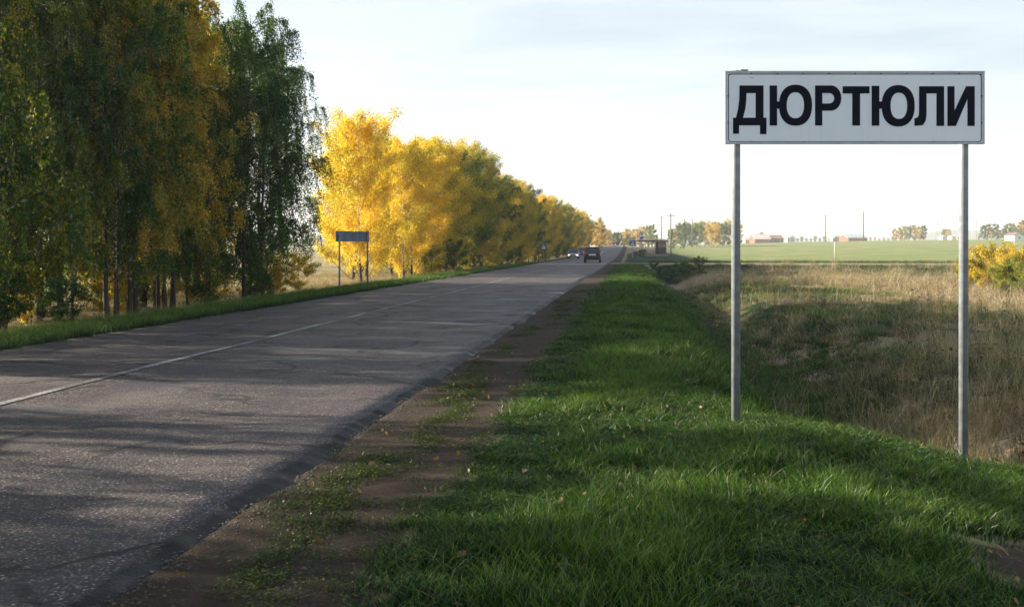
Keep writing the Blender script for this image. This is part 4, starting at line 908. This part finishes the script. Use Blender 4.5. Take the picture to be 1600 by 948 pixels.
def post_marker():
    Yd = 119; x = lat(1304, Yd); z = float(zg(x, Yd)); zt = ray(1304, 371.5, Yd).z-z; s_ = empty('marker_sign', (x, Yd, z), YAW); tag(s_, 'thin white post with small white square plate in the green field', 'road sign')
    MB().tube([(0, 0, -.1), (0, 0, zt-.3)], .04, 8).build('post', white, s_); MB().box(-.22, .22, -.06, -.042, zt-.45, zt).build('plate', white, s_)
post_marker()

# ------------------------------------------------------------------ power poles and masts
def pole(u, vtop, Yd, label, arms=1, r_=.16, mast=False, group='power poles beyond the field'):
    x = lat(u, Yd); z = float(zg(x, Yd)); h = ray(u, vtop, Yd).z-z
    s_ = empty('lattice_pylon' if mast else 'power_pole', (x, Yd, z), YAW+.3); tag(s_, label, 'pylon' if mast else 'power pole', group)
    if not mast:
        MB().tube([(0, 0, -.2), (0, 0, h)], [r_*1.25, r_*.8], 8).build('shaft', M['wood'], s_)
        for i in range(arms):
            zz_ = h-.5-i*1.3; MB().box(-1.0, 1.0, -.07, .07, zz_-.07, zz_+.07).build('crossarm', M['wood'], s_)
            for px_ in (-.9, 0, .9): MB().tube([(px_, 0, zz_+.07), (px_, 0, zz_+.3)], .06, 5).build('insulator', white, s_)
    else:
        mb = MB()
        for sx_ in (-1, 1):
            for sy_ in (-1, 1): mb.tube([(sx_*h*.07, sy_*h*.07, 0), (sx_*h*.012, sy_*h*.012, h)], .10, 4)
            n_ = 9
            for k_ in range(n_):
                a_ = h*.07*(1-k_/n_)+h*.012*k_/n_; b_ = h*.07*(1-(k_+1)/n_)+h*.012*(k_+1)/n_
                mb.tube([(-a_*sx_, -a_, h*k_/n_), (b_*sx_, -b_, h*(k_+1)/n_)], .05, 3); mb.tube([(-a_*sx_, a_, h*k_/n_), (b_*sx_, b_, h*(k_+1)/n_)], .05, 3)
        mb.build('lattice', M['galv'], s_)
        for zz_ in (.78, .88, .97): MB().tube([(-h*.12, 0, h*zz_), (h*.12, 0, h*zz_)], .12, 4).build('crossarm', M['galv'], s_)
pole(1048, 333, 210, 'tall brown wooden pole right of the bus shelter', r_=.15)
pole(1033.5, 337, 300, 'thin pale pole above the bus shelter roof')
pole(1069, 341, 380, 'left one of the two thin poles rising above the distant grove')
pole(1081.5, 341, 390, 'right one of the two thin poles rising above the distant grove')
pole(1290, 335.5, 520, 'grey pole right of the white marker sign line, left of the tallest pole', 2, .28)
pole(1349, 330, 520, 'tallest grey pole in the middle between the sign posts', 3, .28)
pole(1238.5, 354, 800, 'faint thin pole behind the low trees, left of the pair'); pole(1252, 354, 800, 'faint thin pole behind the low trees, right of the pair')
for u, v, Yd in ((1382, 356, 1500), (1465, 343, 1100), (1526, 345, 1000)): pole(u, v, Yd, {1382: 'faint pylon on the horizon left of the autumn clump', 1465: 'lattice pylon left of the right sign post', 1526: 'lattice pylon right of the right sign post'}[u], mast=True, group='pylons on the horizon')
for i, u in enumerate((1330, 1337, 1343)): pole(u, 360, 1200, 'tiny mast above the blue barn roof', group='tiny masts above the barn')

# ------------------------------------------------------------------ village buildings
def house(name, u0, u1, vbase, veave, vridge, Yd, depth, wall, roof, label, rot=0, windows=0, gable=False):
    x0, x1 = lat(u0, Yd), lat(u1, Yd); cx_ = (x0+x1)/2; W_ = (x1-x0)/math.cos(YAW); z = float(zg(cx_, Yd))
    ze = ray((u0+u1)/2, veave, Yd).z-z; zr = ray((u0+u1)/2, vridge, Yd).z-z
    ze = max(ze, 1.8); zr = max(zr, ze+.7)
    h = empty(name, (cx_, Yd, z), YAW+rot); tag(h, label, 'building')
    MB().box(-W_/2, W_/2, -depth/2, depth/2, -.5, ze).build('wall', wall, h)
    mb = MB()
    if not gable:
        for y_ in (-1, 1):
            mb.add([(-W_/2-.3, y_*(depth/2+.4), ze-.1), (W_/2+.3, y_*(depth/2+.4), ze-.1), (W_/2+.3, 0, zr), (-W_/2-.3, 0, zr), (-W_/2-.3, y_*(depth/2+.4), ze+.08), (W_/2+.3, y_*(depth/2+.4), ze+.08), (W_/2+.3, 0, zr+.18), (-W_/2-.3, 0, zr+.18)], [(0, 1, 2, 3), (4, 7, 6, 5), (0, 4, 5, 1), (1, 5, 6, 2), (3, 7, 4, 0)])
        ga = MB()
        for x_ in (-1, 1): ga.add([(x_*(W_/2-.01), -depth/2, ze), (x_*(W_/2-.01), depth/2, ze), (x_*(W_/2-.01), 0, zr-.1)], [(0, 1, 2)])
        ga.build('gable', wall, h)
    else:
        mb.prism([(-W_/2-.3, ze-.1), (0, zr), (W_/2+.3, ze-.1), (W_/2+.3, ze+.1), (0, zr+.2), (-W_/2-.3, ze+.1)], -depth/2-.3, depth/2+.3)
        MB().prism([(-W_/2, ze), (W_/2, ze), (0, zr-.05)], -depth/2+.05, depth/2-.05).build('gable', wall, h)
    mb.build('roof', roof, h)
    for i in range(windows):
        px_ = -W_/2+W_*(i+.5)/windows; f_ = MB().box(px_-.5, px_+.5, -depth/2-.06, -depth/2-.01, ze*.35, ze*.78).build('window', white, h)
        MB().box(px_-.38, px_+.38, -depth/2-.08, -depth/2-.062, ze*.4, ze*.73).build('pane', glass, f_)
    return h
rb = mat('red_brick', (.36, .10, .07), .9, 0, (.8, .2)); gr = mat('pale_sheet_roof', (.55, .50, .47), .6, 0, (.5, .15)); bl = mat('blue_grey_sheet_roof', (.36, .42, .50), .5, 0, (.3, .12)); wh = mat('whitewash', (.74, .73, .70), .8, 0, (.5, .06)); tan = mat('pale_render', (.50, .42, .34), .9, 0, (.6, .12)); dk = mat('dark_timber', (.16, .12, .11), .9, 0, (1, .2)); br = mat('rust_roof', (.30, .15, .12), .7, 0, (.6, .2))
house('brick_house', 1175, 1200, 381, 374, 366, 560, 12, rb, gr, 'red brick house with pale roof right of the left sign post', windows=4)
house('small_house', 1184, 1191, 370, 366, 363.5, 585, 8, rb, br, 'small dark red gable peeking above the red brick house', gable=True)
house('dark_house', 1200, 1220, 381, 373, 367.5, 590, 10, dk, br, 'dark timber house just right of the red brick house', windows=2)
house('small_shed', 1162, 1174, 381, 376, 370.5, 600, 8, tan, gr, 'low pale shed between left sign post and red brick house')
house('small_house', 1228, 1240, 378, 374, 371, 700, 9, wh, gr, 'small whitish house half hidden by low trees')
house('barn', 1318, 1348, 378, 374.5, 367, 600, 16, rb, bl, 'long barn with blue grey roof near the white marker sign')
house('farm_house', 1299, 1320, 378, 370, 365, 650, 12, tan, gr, 'pale flat roofed farm house left of the blue roofed barn', windows=3)
house('small_hut', 1469, 1476, 375, 371, 369.5, 600, 6, wh, gr, 'tiny white hut below the yellow tree left of the right post', gable=True)
house('small_hut', 1484, 1490, 375, 371, 370, 605, 6, wh, gr, 'tiny white hut nearest the right sign post')
house('long_shed', 1491, 1506, 375, 371, 366.5, 620, 10, br, bl, 'long shed with grey blue roof half behind the right sign post')
house('white_house', 1577, 1592, 375, 368, 364, 450, 9, wh, dk, 'bright white house before the trees at the right edge', gable=True, windows=1)
# low field fence line and spoil bank along the far edge of the crop
# thin straw lying on the asphalt rim
st = MB().tube([(0, 0, .004), (.06, .10, .012), (.13, .17, .02), (.17, .27, .03)], [.004, .006, .005, .002], 5)
p = ray(415, 757, 6.94); so = st.build('straw', mat('pale_straw', (.5, .5, .42), .8), None, (p.x, p.y, float(zg(p.x, p.y))+.02)); so.rotation_euler = (0, 0, R(-20)); tag(so, 'single pale straw lying on the broken rim of the asphalt', 'straw')

# ------------------------------------------------------------------ haze: even thin air round the place
hz = MB().box(-3600, 3600, -410, 4500, -4, 90)
hm = bpy.data.materials.new('air'); hm.use_nodes = True; t = hm.node_tree; t.nodes.clear()
pv = N(t, 'ShaderNodeVolumePrincipled'); pv.inputs['Density'].default_value = .0004; pv.inputs['Color'].default_value = (.93, .96, 1, 1); pv.inputs['Anisotropy'].default_value = .35
oo = N(t, 'ShaderNodeOutputMaterial'); L(t, pv.outputs[0], oo.inputs['Volume'])
USE_HAZE = True
if USE_HAZE:
    o = hz.build('haze', hm); tag(o, 'thin pale autumn haze over the far field', 'haze', kind='stuff')
